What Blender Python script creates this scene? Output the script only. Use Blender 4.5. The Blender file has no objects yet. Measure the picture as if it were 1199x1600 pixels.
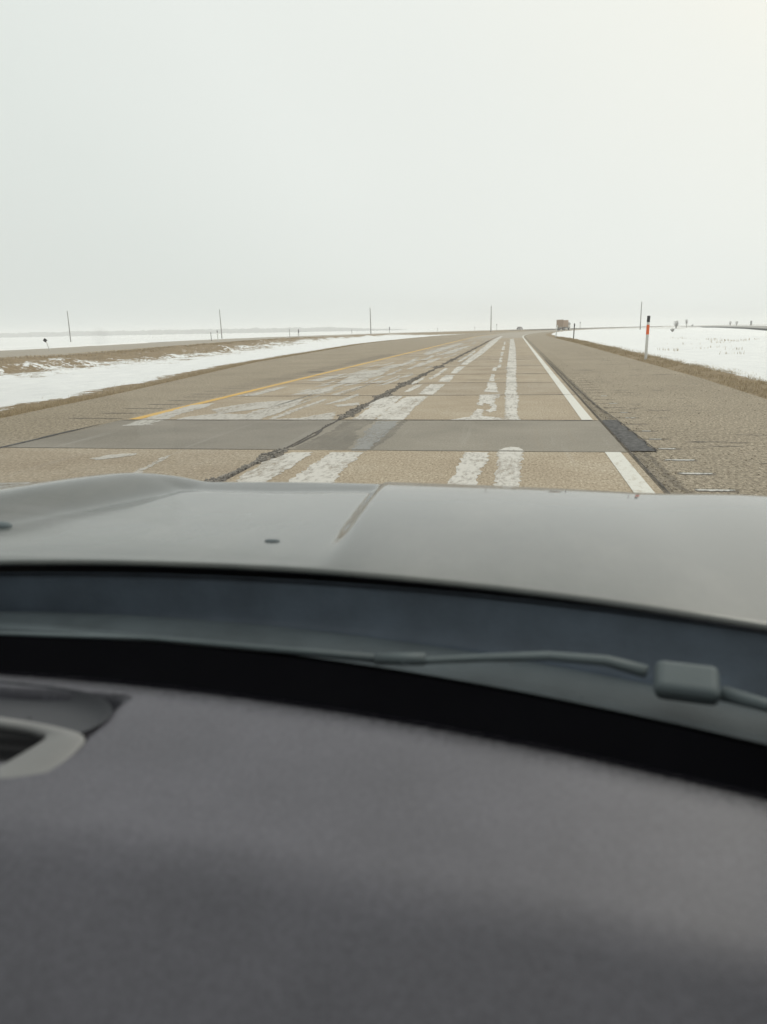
import bpy, bmesh, math, random
import numpy as np
from mathutils import Vector, Matrix, noise
random.seed(7)
rng = np.random.default_rng(7)
SC = bpy.context.scene
C = SC.collection
R = math.radians

# ------------------------------------------------------------------ camera
EYE = 1.45
PITCH, YAW, ROLL = R(13.468), R(9.782), R(1.09)
cam = bpy.data.cameras.new('camera')
camo = bpy.data.objects.new('camera', cam)
C.objects.link(camo)
fw = Vector((-math.sin(YAW) * math.cos(PITCH), math.cos(YAW) * math.cos(PITCH), -math.sin(PITCH)))
rt = Vector((math.cos(YAW), math.sin(YAW), 0))
up = rt.cross(fw)
r2 = rt * math.cos(ROLL) - up * math.sin(ROLL)
u2 = up * math.cos(ROLL) + rt * math.sin(ROLL)
M = Matrix((r2, u2, -fw)).transposed().to_4x4()
M.translation = Vector((0, 0, EYE))
camo.matrix_world = M
cam.sensor_fit = 'VERTICAL'
cam.sensor_height = 36.0
cam.sensor_width = 27.0
cam.lens = 1190.0 / 1600.0 * 36.0
cam.clip_start = 0.03
cam.clip_end = 12000
cam.dof.use_dof = True
cam.dof.focus_distance = 14.0
cam.dof.aperture_fstop = 4.0
SC.camera = camo

# ------------------------------------------------------------------ sky, sun, exposure
SUN_EL, SUN_AZ = R(40), R(34)          # hidden behind thin cloud, ahead and to the right
SUN_DIR = Vector((math.sin(SUN_AZ) * math.cos(SUN_EL), math.cos(SUN_AZ) * math.cos(SUN_EL), math.sin(SUN_EL)))
world = bpy.data.worlds.new('World')
SC.world = world
world.use_nodes = True
nt = world.node_tree
nt.nodes.clear()
N = nt.nodes.new
L = nt.links.new
out = N('ShaderNodeOutputWorld'); bg = N('ShaderNodeBackground')
sky = N('ShaderNodeTexSky'); sky.sky_type = 'NISHITA'; sky.sun_disc = False
sky.sun_elevation = SUN_EL; sky.sun_rotation = SUN_AZ
sky.air_density = 1.0; sky.dust_density = 4.0
hs = N('ShaderNodeHueSaturation'); hs.inputs['Saturation'].default_value = 0.12
hs.inputs['Value'].default_value = 0.8
L(sky.outputs[0], hs.inputs['Color'])
tc = N('ShaderNodeTexCoord')
# broad glow of the veiled sun through the overcast
dot = N('ShaderNodeVectorMath'); dot.operation = 'DOT_PRODUCT'
dot.inputs[1].default_value = SUN_DIR
L(tc.outputs['Generated'], dot.inputs[0])
rmp = N('ShaderNodeValToRGB')
e = rmp.color_ramp.elements
SKYV = 1.03
def skc(r, g, b): return (r * SKYV, g * SKYV, b * SKYV, 1)
e[0].position = 0.0; e[0].color = skc(0.71, 0.73, 0.715)
e[1].position = 1.0; e[1].color = skc(1.0, 0.93, 0.84)
for p, c in ((0.45, (0.74, 0.765, 0.745)), (0.62, (0.785, 0.800, 0.780)), (0.76, (0.795, 0.803, 0.778)), (0.86, (0.82, 0.812, 0.770)), (0.93, (0.885, 0.84, 0.76))):
    k = e.new(p); k.color = skc(*c)
L(dot.outputs['Value'], rmp.inputs[0])
sc_ = N('ShaderNodeVectorMath'); sc_.operation = 'SCALE'; sc_.inputs['Scale'].default_value = 10.0
L(rmp.outputs[0], sc_.inputs[0])
# faint large cloud mottling
cn = N('ShaderNodeTexNoise'); cn.inputs['Scale'].default_value = 1.6; cn.inputs['Detail'].default_value = 3
L(tc.outputs['Generated'], cn.inputs['Vector'])
mr = N('ShaderNodeMapRange'); mr.inputs[1].default_value = 0.3; mr.inputs[2].default_value = 0.7
mr.inputs[3].default_value = 0.975; mr.inputs[4].default_value = 1.02
L(cn.outputs[0], mr.inputs[0])
sm = N('ShaderNodeVectorMath'); sm.operation = 'SCALE'
L(sc_.outputs[0], sm.inputs[0]); L(mr.outputs[0], sm.inputs['Scale'])
mx = N('ShaderNodeMix'); mx.data_type = 'RGBA'; mx.inputs[0].default_value = 0.93
L(hs.outputs[0], mx.inputs[6]); L(sm.outputs[0], mx.inputs[7])
L(mx.outputs[2], bg.inputs['Color'])
bg.inputs['Strength'].default_value = 0.10
L(bg.outputs[0], out.inputs['Surface'])

sd = bpy.data.lights.new('sun', 'SUN')
sd.energy = 1.3; sd.angle = R(30); sd.color = (1.0, 0.95, 0.87)
so = bpy.data.objects.new('sun', sd)
so.rotation_mode = 'QUATERNION'
so.rotation_quaternion = SUN_DIR.to_track_quat('Z', 'Y')
C.objects.link(so)

SC.view_settings.view_transform = 'Standard'
SC.view_settings.look = 'None'
SC.view_settings.exposure = 0.20
SC.view_settings.gamma = 1.0
SC.view_settings.use_curve_mapping = False
SC.render.engine = 'CYCLES'
SC.cycles.max_bounces = 10
SC.cycles.transparent_max_bounces = 16
SC.cycles.volume_bounces = 4
SC.cycles.use_denoising = True
SC.cycles.caustics_reflective = False

# ------------------------------------------------------------------ materials
def mat(name):
    m = bpy.data.materials.new(name)
    m.use_nodes = True
    return m, m.node_tree, m.node_tree.nodes['Principled BSDF']

def nd(nt, typ, **kw):
    n = nt.nodes.new('ShaderNode' + typ)
    for k, v in kw.items():
        setattr(n, k, v)
    return n

def ramp(nt, src, stops):
    r = nd(nt, 'ValToRGB')
    el = r.color_ramp.elements
    while len(el) > 2: el.remove(el[-1])
    el[0].position, el[0].color = stops[0][0], (*stops[0][1], 1)
    el[1].position, el[1].color = stops[-1][0], (*stops[-1][1], 1)
    for p, c in stops[1:-1]:
        k = el.new(p); k.color = (*c, 1)
    nt.links.new(src, r.inputs[0])
    return r.outputs[0]

def maprange(nt, src, a, b, c=0.0, d=1.0):
    r = nd(nt, 'MapRange')
    for i, v in zip((1, 2, 3, 4), (a, b, c, d)): r.inputs[i].default_value = v
    nt.links.new(src, r.inputs[0])
    return r.outputs[0]

def mixc(nt, f, a, b, mode='MIX'):
    m = nd(nt, 'Mix', data_type='RGBA', blend_type=mode)
    for sock, v in ((m.inputs[0], f), (m.inputs[6], a), (m.inputs[7], b)):
        if isinstance(v, (int, float)): sock.default_value = v
        elif isinstance(v, tuple): sock.default_value = (*v, 1)
        else: nt.links.new(v, sock)
    return m.outputs[2]

def math_(nt, op, a, b=0.0, clamp=False):
    m = nd(nt, 'Math', operation=op, use_clamp=clamp)
    for sock, v in ((m.inputs[0], a), (m.inputs[1], b)):
        if isinstance(v, (int, float)): sock.default_value = v
        else: nt.links.new(v, sock)
    return m.outputs[0]

def coords(nt, sx=1, sy=1, sz=1, src='Position'):
    if src == 'Position':
        o = nd(nt, 'NewGeometry').outputs['Position']
    else:
        o = nd(nt, 'TexCoord').outputs[src]
    mp = nd(nt, 'Mapping')
    mp.inputs['Scale'].default_value = (sx, sy, sz)
    nt.links.new(o, mp.inputs[0])
    return mp.outputs[0]

def tnoise(nt, vec, scale, detail=4, rough=0.6, dist=0.0):
    n = nd(nt, 'TexNoise')
    n.inputs['Scale'].default_value = scale
    n.inputs['Detail'].default_value = detail
    n.inputs['Roughness'].default_value = rough
    n.inputs['Distortion'].default_value = dist
    nt.links.new(vec, n.inputs['Vector'])
    return n.outputs['Fac']

def bump(nt, bsdf, h, strength=0.5, distance=0.01):
    b = nd(nt, 'Bump')
    b.inputs['Strength'].default_value = strength
    b.inputs['Distance'].default_value = distance
    nt.links.new(h, b.inputs['Height'])
    nt.links.new(b.outputs[0], bsdf.inputs['Normal'])

def simple(name, col, rough=0.6, metal=0.0, grain=None, gs=0.25, spec=None, coat=0.0, vary=0.12):
    m, t, b = mat(name)
    b.inputs['Roughness'].default_value = rough
    b.inputs['Metallic'].default_value = metal
    if coat: b.inputs['Coat Weight'].default_value = coat; b.inputs['Coat Roughness'].default_value = 0.04
    if spec is not None: b.inputs['Specular IOR Level'].default_value = spec
    v = coords(t)
    n = tnoise(t, v, grain or 40.0, 4)
    lo = tuple(c * (1 - vary) for c in col); hi = tuple(min(1, c * (1 + vary)) for c in col)
    t.links.new(ramp(t, n, [(0.3, lo), (0.7, hi)]), b.inputs['Base Color'])
    if gs: bump(t, b, n, gs, 0.002)
    return m

def concrete(name, lo, mid, hi, speck=0.35):
    m, t, b = mat(name)
    v = coords(t)
    big = tnoise(t, v, 0.7, 5)
    fine = tnoise(t, v, 34.0, 5, 0.8)
    c = ramp(t, big, [(0.3, lo), (0.5, mid), (0.72, hi)])
    # exposed aggregate: brown and pale grains
    sp = ramp(t, fine, [(0.34, (0.50, 0.43, 0.35)), (0.46, (0.92, 0.91, 0.89)), (0.56, (1.04, 1.04, 1.04)), (0.66, (1.5, 1.52, 1.55))])
    c = mixc(t, speck * 2.2 if speck * 2.2 < 1 else 1.0, c, sp, 'MULTIPLY')
    f2 = tnoise(t, coords(t, 1, 0.30, 1), 42.0, 3, 0.75)
    c = mixc(t, min(1.0, speck * 2.2), c, ramp(t, f2, [(0.36, (0.66, 0.62, 0.56)), (0.48, (0.97, 0.96, 0.95)), (0.56, (1.03, 1.03, 1.03)), (0.66, (1.32, 1.33, 1.35))]), 'MULTIPLY')
    # long smears along the traffic direction
    sv = coords(t, 2.2, 0.10, 1)
    sm = tnoise(t, sv, 1.6, 6, 0.65)
    c = mixc(t, maprange(t, sm, 0.60, 0.80, 0.0, 0.35), c, (0.50, 0.485, 0.45))
    c = mixc(t, maprange(t, sm, 0.42, 0.25, 0.0, 0.45), c, (0.27, 0.225, 0.17))
    # each slab its own slightly different tone
    oi = nd(t, 'ObjectInfo')
    c = mixc(t, 1.0, c, ramp(t, oi.outputs['Random'], [(0, (0.93, 0.93, 0.94)), (1, (1.05, 1.04, 1.02))]), 'MULTIPLY')
    t.links.new(c, b.inputs['Base Color'])
    b.inputs['Roughness'].default_value = 0.9
    b.inputs['Specular IOR Level'].default_value = 0.25
    bump(t, b, fine, 0.6, 0.006)
    return m

MAT = {}
MAT['slab'] = concrete('worn_concrete', (0.345, 0.285, 0.212), (0.395, 0.335, 0.255), (0.44, 0.385, 0.305), 0.45)
MAT['patch_slab'] = concrete('grey_patch_concrete', (0.230, 0.212, 0.180), (0.265, 0.243, 0.207), (0.30, 0.275, 0.235), 0.16)
MAT['sealer'] = simple('dark_joint_sealer', (0.075, 0.065, 0.055), 0.9, grain=30)
MAT['tar'] = simple('black_tar_patch', (0.085, 0.083, 0.082), 0.85, grain=18, gs=1.0, vary=0.75, spec=.2)
MAT['tar_black'] = simple('crumbled_black_tar', (0.095, 0.085, 0.075), 0.95, grain=24, gs=1.0, vary=0.9, spec=.2)
MAT['rubble'] = simple('broken_asphalt', (0.17, 0.145, 0.118), 0.95, grain=20, gs=1.0, vary=0.95)
MAT['chunk'] = simple('asphalt_chunk', (0.21, 0.19, 0.165), 0.95, grain=25, gs=0.5, vary=0.8)

def paint(name, col, under, lo, hi, scale=14.0):
    m, t, b = mat(name)
    v = coords(t, 1, 0.5, 1)
    n = tnoise(t, v, scale, 6, 0.75)
    n2 = tnoise(t, coords(t, 1, 0.2, 1), 1.2, 4, 0.6)
    f = maprange(t, math_(t, 'ADD', n, math_(t, 'MULTIPLY', n2, 0.5)), lo, hi)
    t.links.new(mixc(t, f, under, col), b.inputs['Base Color'])
    b.inputs['Roughness'].default_value = 0.8
    return m
MAT['white_paint'] = paint('worn_white_paint', (0.66, 0.65, 0.60), (0.48, 0.44, 0.37), 0.55, 0.72)
MAT['yellow_paint'] = paint('worn_yellow_paint', (0.68, 0.40, 0.07), (0.44, 0.33, 0.18), 0.56, 0.80)

def film(name, col, cover, scale=16.0):
    """thin crust of dried road salt and snow dust, broken up where the tyres have worn it"""
    m, t, b = mat(name)
    n = tnoise(t, coords(t, 1, 0.35, 1), scale, 6, 0.75)
    n2 = tnoise(t, coords(t, 1, 0.3, 1), 2.3, 4, 0.6)
    s = math_(t, 'ADD', math_(t, 'MULTIPLY', n, 0.6), math_(t, 'MULTIPLY', n2, 0.4))
    a = maprange(t, s, 0.38, 0.52, cover * 0.30, cover)
    b.inputs['Base Color'].default_value = (*col, 1)
    b.inputs['Roughness'].default_value = 0.9
    t.links.new(a, b.inputs['Alpha'])
    return m
MAT['film'] = film('salt_crust', (0.66, 0.635, 0.59), 0.90)
MAT['thin_film'] = film('thin_salt_crust', (0.60, 0.575, 0.53), 0.80)
MAT['faded_film'] = film('faded_salt_crust', (0.40, 0.405, 0.40), 0.55)

def asphalt(name):
    m, t, b = mat(name)
    v = coords(t)
    grit = tnoise(t, v, 26.0, 5, 0.8)
    grit2 = tnoise(t, v, 11.0, 3, 0.7)
    big = tnoise(t, v, 0.35, 4)
    c = ramp(t, big, [(0.3, (0.325, 0.280, 0.213)), (0.7, (0.39, 0.338, 0.26))])
    c = mixc(t, 1.0, c, ramp(t, grit, [(0.34, (0.26, 0.24, 0.22)), (0.45, (0.80, 0.79, 0.77)), (0.56, (1.05, 1.05, 1.05)), (0.66, (1.8, 1.8, 1.85))]), 'MULTIPLY')
    c = mixc(t, 0.7, c, ramp(t, grit2, [(0.30, (0.62, 0.58, 0.55)), (0.5, (1, 1, 1)), (0.75, (1.2, 1.2, 1.2))]), 'MULTIPLY')
    g3 = tnoise(t, coords(t, 1, 0.30, 1), 36.0, 3, 0.8)
    c = mixc(t, 1.0, c, ramp(t, g3, [(0.36, (0.52, 0.49, 0.45)), (0.47, (0.95, 0.94, 0.93)), (0.57, (1.04, 1.04, 1.04)), (0.67, (1.5, 1.5, 1.55))]), 'MULTIPLY')
    # dark cross streaks left by graders and rumble strips
    st = tnoise(t, coords(t, 0.8, 7.0, 1), 1.7, 4, 0.65)
    c = mixc(t, maprange(t, st, 0.62, 0.70, 0.0, 0.7), c, (0.16, 0.138, 0.115))
    # broken strip next to the concrete (uv.y = metres from the road's centre line)
    uv = nd(t, 'UVMap').outputs[0]
    sx = nd(t, 'SeparateXYZ'); t.links.new(uv, sx.inputs[0])
    wob = tnoise(t, coords(t, 1.2, 1.2, 1), 1.6, 6, 0.75)
    d = math_(t, 'ABSOLUTE', math_(t, 'SUBTRACT', math_(t, 'ADD', sx.outputs['Y'], math_(t, 'MULTIPLY', math_(t, 'SUBTRACT', wob, 0.5), 0.34)), 1.52))
    c = mixc(t, maprange(t, d, 0.020, 0.05, 0.55, 0.0), c, (0.075, 0.065, 0.055))
    d2 = math_(t, 'MULTIPLY', maprange(t, sx.outputs['Y'], 1.42, 1.52, 0.5, 0.0), maprange(t, sx.outputs['Y'], 1.0, 1.1, 0.0, 1.0))
    c = mixc(t, d2, c, (0.16, 0.14, 0.115))
    # darker towards the bottom of the milled grooves
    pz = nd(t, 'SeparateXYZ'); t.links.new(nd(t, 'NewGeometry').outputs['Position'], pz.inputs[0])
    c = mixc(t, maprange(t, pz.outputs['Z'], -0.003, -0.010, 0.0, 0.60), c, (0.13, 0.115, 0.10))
    t.links.new(c, b.inputs['Base Color'])
    b.inputs['Roughness'].default_value = 0.95
    b.inputs['Specular IOR Level'].default_value = 0.2
    bump(t, b, grit, 0.9, 0.012)
    return m
MAT['shoulder'] = asphalt('gritty_shoulder_asphalt')
MAT['far_road'] = simple('far_road_asphalt', (0.34, 0.30, 0.245), 0.9, grain=1.2, gs=0, vary=0.12)
MAT['far_road_dark'] = simple('far_road_grey_asphalt', (0.24, 0.235, 0.215), 0.9, grain=1.0, gs=0, vary=0.12)

def ground(name, snow_lo, snow_hi, scale=0.35, stretch=1.0, ub=0.0):
    """dry tan grass showing through snow; uv.y drives how much of it the snow covers"""
    m, t, b = mat(name)
    v = coords(t)
    uv = nd(t, 'UVMap').outputs[0]
    sx = nd(t, 'SeparateXYZ'); t.links.new(uv, sx.inputs[0])
    n = tnoise(t, coords(t, 1, stretch, 1), scale, 8, 0.74)
    nf = tnoise(t, v, 3.2, 5, 0.7)
    s = math_(t, 'ADD', math_(t, 'MULTIPLY', math_(t, 'SUBTRACT', n, 0.5), 3.0), math_(t, 'MULTIPLY', math_(t, 'SUBTRACT', nf, 0.5), 2.4))
    s = math_(t, 'ADD', s, sx.outputs['X'])            # uv.x carries the snow cover, -1 bare .. +1 deep
    f = maprange(t, s, -0.05, 0.07)
    g = ramp(t, tnoise(t, v, 7.0, 6, 0.75), [(0.3, (0.15, 0.112, 0.07)), (0.5, (0.27, 0.205, 0.125)), (0.7, (0.39, 0.31, 0.20))])
    sn = ramp(t, tnoise(t, v, 1.1, 5), [(0.3, (0.76, 0.77, 0.775)), (0.7, (0.87, 0.875, 0.87))])
    t.links.new(mixc(t, f, g, sn), b.inputs['Base Color'])
    b.inputs['Roughness'].default_value = 0.9
    b.inputs['Specular IOR Level'].default_value = 0.2
    bump(t, b, tnoise(t, v, 3.0, 8, 0.7), 1.0, 0.09)
    return m
MAT['verge'] = ground('snow_and_dry_grass', 0, 1)
m, t, b = mat('field_snow')
v = coords(t)
t.links.new(ramp(t, tnoise(t, coords(t, 1, 0.25, 1), 0.05, 7, 0.65), [(0.32, (0.76, 0.77, 0.77)), (0.55, (0.86, 0.865, 0.86)), (0.72, (0.89, 0.89, 0.885))]), b.inputs['Base Color'])
b.inputs['Roughness'].default_value = 0.9
bump(t, b, tnoise(t, v, 0.6, 8, .65), 1.0, 0.35)
MAT['snow'] = m

def blades(name, a, b_):
    m, t, b = mat(name)
    gi = nd(t, 'NewGeometry').outputs['Random Per Island']
    t.links.new(ramp(t, gi, [(0, a), (1, b_)]), b.inputs['Base Color'])
    b.inputs['Roughness'].default_value = 0.85
    b.inputs['Specular IOR Level'].default_value = 0.2
    return m
MAT['blade'] = blades('dry_grass_blade', (0.27, 0.20, 0.115), (0.56, 0.46, 0.30))
MAT['twig'] = simple('bare_twig', (0.15, 0.135, 0.115), 0.9, gs=0)
MAT['far_twig'] = simple('distant_wood', (0.06, 0.058, 0.052), 0.9, gs=0)
MAT['pole_wood'] = simple('weathered_pole_wood', (0.17, 0.16, 0.14), 0.85, gs=0)
MAT['post_white'] = simple('white_post_plastic', (0.68, 0.68, 0.65), 0.5, gs=0, vary=0.05)
MAT['post_orange'] = simple('orange_reflective_band', (0.85, 0.15, 0.035), 0.4, gs=0, vary=0.05)
MAT['post_black'] = simple('black_post_cap', (0.03, 0.03, 0.033), 0.5, gs=0)
MAT['post_brown'] = simple('weathered_post_steel', (0.15, 0.135, 0.12), 0.6, gs=0)

# ------------------------------------------------------------------ object helpers
def tag(o, label=None, cat=None, group=None, kind=None):
    if label: o['label'] = label
    if cat: o['category'] = cat
    if group: o['group'] = group
    if kind: o['kind'] = kind
    return o

def empty(name, loc=(0, 0, 0), rz=0.0):
    o = bpy.data.objects.new(name, None)
    o.empty_display_size = 0.2
    o.location = loc
    o.rotation_euler = (0, 0, rz)
    C.objects.link(o)
    return o

def link(name, me, m=None, parent=None, loc=None, smooth=False):
    o = bpy.data.objects.new(name, me)
    if m is not None and not me.materials:
        me.materials.append(m)
    C.objects.link(o)
    if parent is not None: o.parent = parent
    if loc is not None: o.location = loc
    if smooth:
        me.polygons.foreach_set('use_smooth', [True] * len(me.polygons))
    return o

def mesh(name, verts, faces):
    me = bpy.data.meshes.new(name)
    me.from_pydata([tuple(v) for v in verts], [], faces)
    me.update()
    return me

def frombm(name, bm):
    me = bpy.data.meshes.new(name)
    bmesh.ops.recalc_face_normals(bm, faces=bm.faces)
    bm.to_mesh(me); bm.free()
    return me

def box(bm, x0, x1, y0, y1, z0, z1, bev=0.0, mtx=None):
    r = bmesh.ops.create_cube(bm, size=1.0)
    vs = r['verts']
    for v in vs:
        v.co = Vector(((x0 + x1) / 2 + v.co.x * (x1 - x0), (y0 + y1) / 2 + v.co.y * (y1 - y0), (z0 + z1) / 2 + v.co.z * (z1 - z0)))
        if mtx is not None: v.co = mtx @ v.co
    if bev:
        es = {e for v in vs for e in v.link_edges}
        bmesh.ops.bevel(bm, geom=list(es), offset=bev, segments=3, affect='EDGES', profile=0.5)

def tube(bm, pts, rad, n=8, flat=1.0):
    """tube through points; rad a number or one per point; flat squashes z"""
    pts = [Vector(p) for p in pts]
    rings = []
    for i, p in enumerate(pts):
        d = (pts[min(i + 1, len(pts) - 1)] - pts[max(i - 1, 0)]).normalized()
        a = Vector((0, 0, 1)) if abs(d.z) < 0.9 else Vector((1, 0, 0))
        s = d.cross(a).normalized(); w = s.cross(d)
        r = rad[i] if isinstance(rad, (list, tuple)) else rad
        rings.append([bm.verts.new(p + s * math.cos(q) * r + w * math.sin(q) * r * flat) for q in [2 * math.pi * k / n for k in range(n)]])
    for a, b in zip(rings, rings[1:]):
        for k in range(n):
            bm.faces.new((a[k], a[(k + 1) % n], b[(k + 1) % n], b[k]))
    bm.faces.new(rings[0][::-1]); bm.faces.new(rings[-1])

def pw(x, pts):
    return float(np.interp(x, [p[0] for p in pts], [p[1] for p in pts]))

# ------------------------------------------------------------------ the highway's line: straight, then bending right
S0, RAD = 112.0, 860.0
def P(s, t, z=0.0):
    if s <= S0: return (t, s, z)
    a = (s - S0) / RAD
    return (RAD - (RAD - t) * math.cos(a), S0 + (RAD - t) * math.sin(a), z)

def samples(a, b, near=1.0):
    s = a; r = [a]
    while s < b:
        s += near if s < 60 else (3.0 if s < 120 else 9.0)
        r.append(min(s, b))
    return r

def strip(name, s0, s1, tl, tr, z, m, parent=None, near=1.0, nt_=1):
    """a sheet between t = tl(s) and t = tr(s); uv = (s, t) in metres"""
    fl = tl if callable(tl) else (lambda s: tl); fr = tr if callable(tr) else (lambda s: tr)
    fz = z if callable(z) else (lambda s, t: z)
    ss = samples(s0, s1, near)
    V, U = [], []
    for s in ss:
        for k in range(nt_ + 1):
            t = fl(s) + (fr(s) - fl(s)) * k / nt_
            V.append(P(s, t, fz(s, t))); U.append((s, t))
    w = nt_ + 1
    F = [(i * w + k, i * w + k + 1, (i + 1) * w + k + 1, (i + 1) * w + k) for i in range(len(ss) - 1) for k in range(nt_)]
    me = mesh(name, V, F)
    uv = me.uv_layers.new(name='UVMap')
    for l in me.loops: uv.data[l.index].uv = U[l.vertex_index]
    return link(name, me, m, parent)

HOODC = (0.060, 0.067, 0.062)
DASHC = (0.097, 0.095, 0.113)
HAZE = 0.0008

# ================================================================== GROUND
BX = 2600.0                                   # the built country reaches this far
g = 40
V = [(-BX + 2 * BX * i / g, -300 + (BX + 300) * (j / g) ** 2, -0.55) for j in range(g + 1) for i in range(g + 1)]
F = [(j * (g + 1) + i, j * (g + 1) + i + 1, (j + 1) * (g + 1) + i + 1, (j + 1) * (g + 1) + i) for j in range(g) for i in range(g)]
o = link('snow_field', mesh('snow_field', V, F), MAT['snow'])
tag(o, 'flat snow covered prairie field reaching to the horizon', kind='structure')

# edges of things along the road (s, t)
T_LANE_L, T_JOINT, T_EDGE = -6.74, -2.86, 1.33
EDGE_R = [(-20, 4.8), (14, 4.75), (22, 5.0), (70, 5.2), (130, 4.9), (900, 5.0)]
EDGE_L = [(-20, -8.4), (8, -8.9), (12.5, -9.2), (18.6, -9.9), (37, -12.6), (84, -16.2), (170, -17.0), (300, -17.0), (900, -15.0)]
OPP_N = [(-60, -31), (50, -34), (61, -34.5), (100, -41), (142, -47.5), (180, -50.5), (250, -53), (900, -53)]
OPP_F = [(-60, -44), (76, -53.5), (97, -56.5), (171, -69), (261, -73), (900, -72)]

def terrain(name, ss, tlo, thi, nt_, height, cover, m, parent=None):
    V, U = [], []
    for s in ss:
        for k in range(nt_ + 1):
            f = k / nt_
            t = tlo(s) + (thi(s) - tlo(s)) * f
            V.append(P(s, t, height(s, t, f))); U.append((cover(s, t, f), 0))
    w = nt_ + 1
    F = [(i * w + k, i * w + k + 1, (i + 1) * w + k + 1, (i + 1) * w + k) for i in range(len(ss) - 1) for k in range(nt_)]
    me = mesh(name, V, F)
    uv = me.uv_layers.new(name='UVMap')
    for l in me.loops: uv.data[l.index].uv = U[l.vertex_index]
    return link(name, me, m, parent, smooth=True)

def ns(x, y, z=0.0): return noise.noise(Vector((x, y, z)))

# median between the carriageways: shallow ditch, snow drifted in humps against the far bank
def med_h(s, t, f):
    # f = 0 at our shoulder, 1 at the opposite road
    w = max(0.1, pw(s, EDGE_L) - pw(s, OPP_N))
    d = -0.30 * math.sin(math.pi * min(1, max(0, f))) ** 0.8
    e0 = min(1, f * w / 1.5)
    e1 = min(1, (1 - f) * w / 2.2)
    hump = 0.0
    if f > 0.42:
        k = math.sin(math.pi * (f - 0.42) / 0.58) ** 0.7 if f < 1 else 0
        a = max(0, ns(s * 0.16, t * 0.33)) * 1.1 + max(0, ns(s * 0.45 + 9, t * 0.6)) * 0.55 + abs(ns(s * 1.3, t * 1.5)) * 0.16
        hump = a * k * 0.62
    rough = 0.03 * ns(s * 0.7, t * 0.7, 3) + 0.02 * ns(s * 2.1, t * 2.1, 5)
    return (d + hump + rough) * e0 * e1 * (1 if s < 260 else 0.6) - 0.004 - 0.02 * (1 - e0)
def med_c(s, t, f):
    w = max(0.1, pw(s, EDGE_L) - pw(s, OPP_N))
    near = f * w; far = (1 - f) * w
    c = 0.9
    c = min(c, -1.30 + near * 0.85)                        # brown fringe beside our shoulder
    band = pw(s, [(0, 3.6), (60, 4.6), (140, 5.0), (260, 8)])
    c = min(c, -0.85 + max(0, far - band * 0.45) * 0.115)     # bare bank below the other road
    if s > 190: c = min(c, 0.9 - (s - 190) * 0.03)
    return c
ss = [(-20 + 0.45 * i) for i in range(200)] + [70 + 1.0 * i for i in range(70)] + [140 + 4.0 * i for i in range(60)]
o = terrain('median', ss, lambda s: pw(s, EDGE_L), lambda s: pw(s, OPP_N), 90, med_h, med_c, MAT['verge'])
tag(o, 'snowy ditch between the two carriageways with dry grass banks', kind='structure')

# right-hand verge and the near part of the field
def rv_h(s, t, f):
    d = t - pw(s, EDGE_R)
    h = 0.07 * math.sin(math.pi * min(1, d / 1.6)) if d < 1.6 else 0.0
    if d > 1.1: h -= min(0.20, (d - 1.1) * 0.05)
    h += (0.05 * ns(s * 0.25, t * 0.3, 2) + 0.05 * ns(s * 0.9, t * 0.9, 7)) * min(1, d)
    if f > 0.75: h -= (f - 0.75) * 2.2
    return h - 0.004 * (1 if d < 0.01 else 0)
def rv_c(s, t, f):
    d = t - pw(s, EDGE_R)
    c = -1.1 + max(0, d - 0.65) * 2.6 if d < 1.6 else 0.9
    if s > 330: c = min(c, 0.2)
    return min(c, 0.95)
ss = [(-15 + 0.4 * i) for i in range(220)] + [73 + 1.2 * i for i in range(60)] + [145 + 6.0 * i for i in range(95)]
o = terrain('roadside_verge', ss, lambda s: pw(s, EDGE_R), lambda s: pw(s, EDGE_R) + 34, 85, rv_h, rv_c, MAT['verge'])
tag(o, 'brown grass verge giving way to drifted snow beside the shoulder', kind='structure')

# far side of the other carriageway: dips to the field
o = terrain('far_verge', samples(-60, 700, 2.0), lambda s: pw(s, OPP_F) - 26, lambda s: pw(s, OPP_F), 26,
            lambda s, t, f: -0.70 * (1 - f) + 0.05 * ns(s * 0.2, t * 0.3), lambda s, t, f: -1 + (1 - f) * 3.2, MAT['verge'])
tag(o, 'brown grass bank and snow beyond the opposite carriageway', kind='structure')

# ================================================================== THE HIGHWAY
road = tag(empty('highway'), 'our worn concrete carriageway with salt stained wheel tracks', kind='structure')
strip('road_base', -6, 110, T_LANE_L - 0.05, T_EDGE + 0.05, -0.012, MAT['sealer'], road)
joints = [-4.6, 0.2, 4.7, 9.19, 12.37, 17.10, 21.05, 25.0, 30.2, 36.3]
while joints[-1] < 104: joints.append(joints[-1] + random.uniform(4.2, 5.4))
joints[-1] = 108.0
def slab_mesh(x0, x1, y0, y1, seed):
    rr = random.Random(seed)
    bm = bmesh.new()
    n = 7
    top = []
    # ragged front and back arrises, as chipped joints are
    fr = [(x0 + (x1 - x0) * k / n, y0 + 0.022 + rr.uniform(-0.008, 0.012)) for k in range(n + 1)]
    bk = [(x0 + (x1 - x0) * k / n, y1 - 0.022 + rr.uniform(-0.012, 0.008)) for k in range(n + 1)]
    tf = [bm.verts.new((x, y, 0)) for x, y in fr]; tb = [bm.verts.new((x, y, 0)) for x, y in bk]
    bf = [bm.verts.new((x, y, -0.1)) for x, y in fr]; bb = [bm.verts.new((x, y, -0.1)) for x, y in bk]
    for k in range(n):
        bm.faces.new((tf[k], tf[k + 1], tb[k + 1], tb[k]))
        bm.faces.new((bf[k], bf[k + 1], tf[k + 1], tf[k]))
        bm.faces.new((tb[k], tb[k + 1], bb[k + 1], bb[k]))
    bm.faces.new((bf[0], tf[0], tb[0], bb[0])); bm.faces.new((tf[n], bf[n], bb[n], tb[n]))
    return frombm('concrete_slab', bm)
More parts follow.
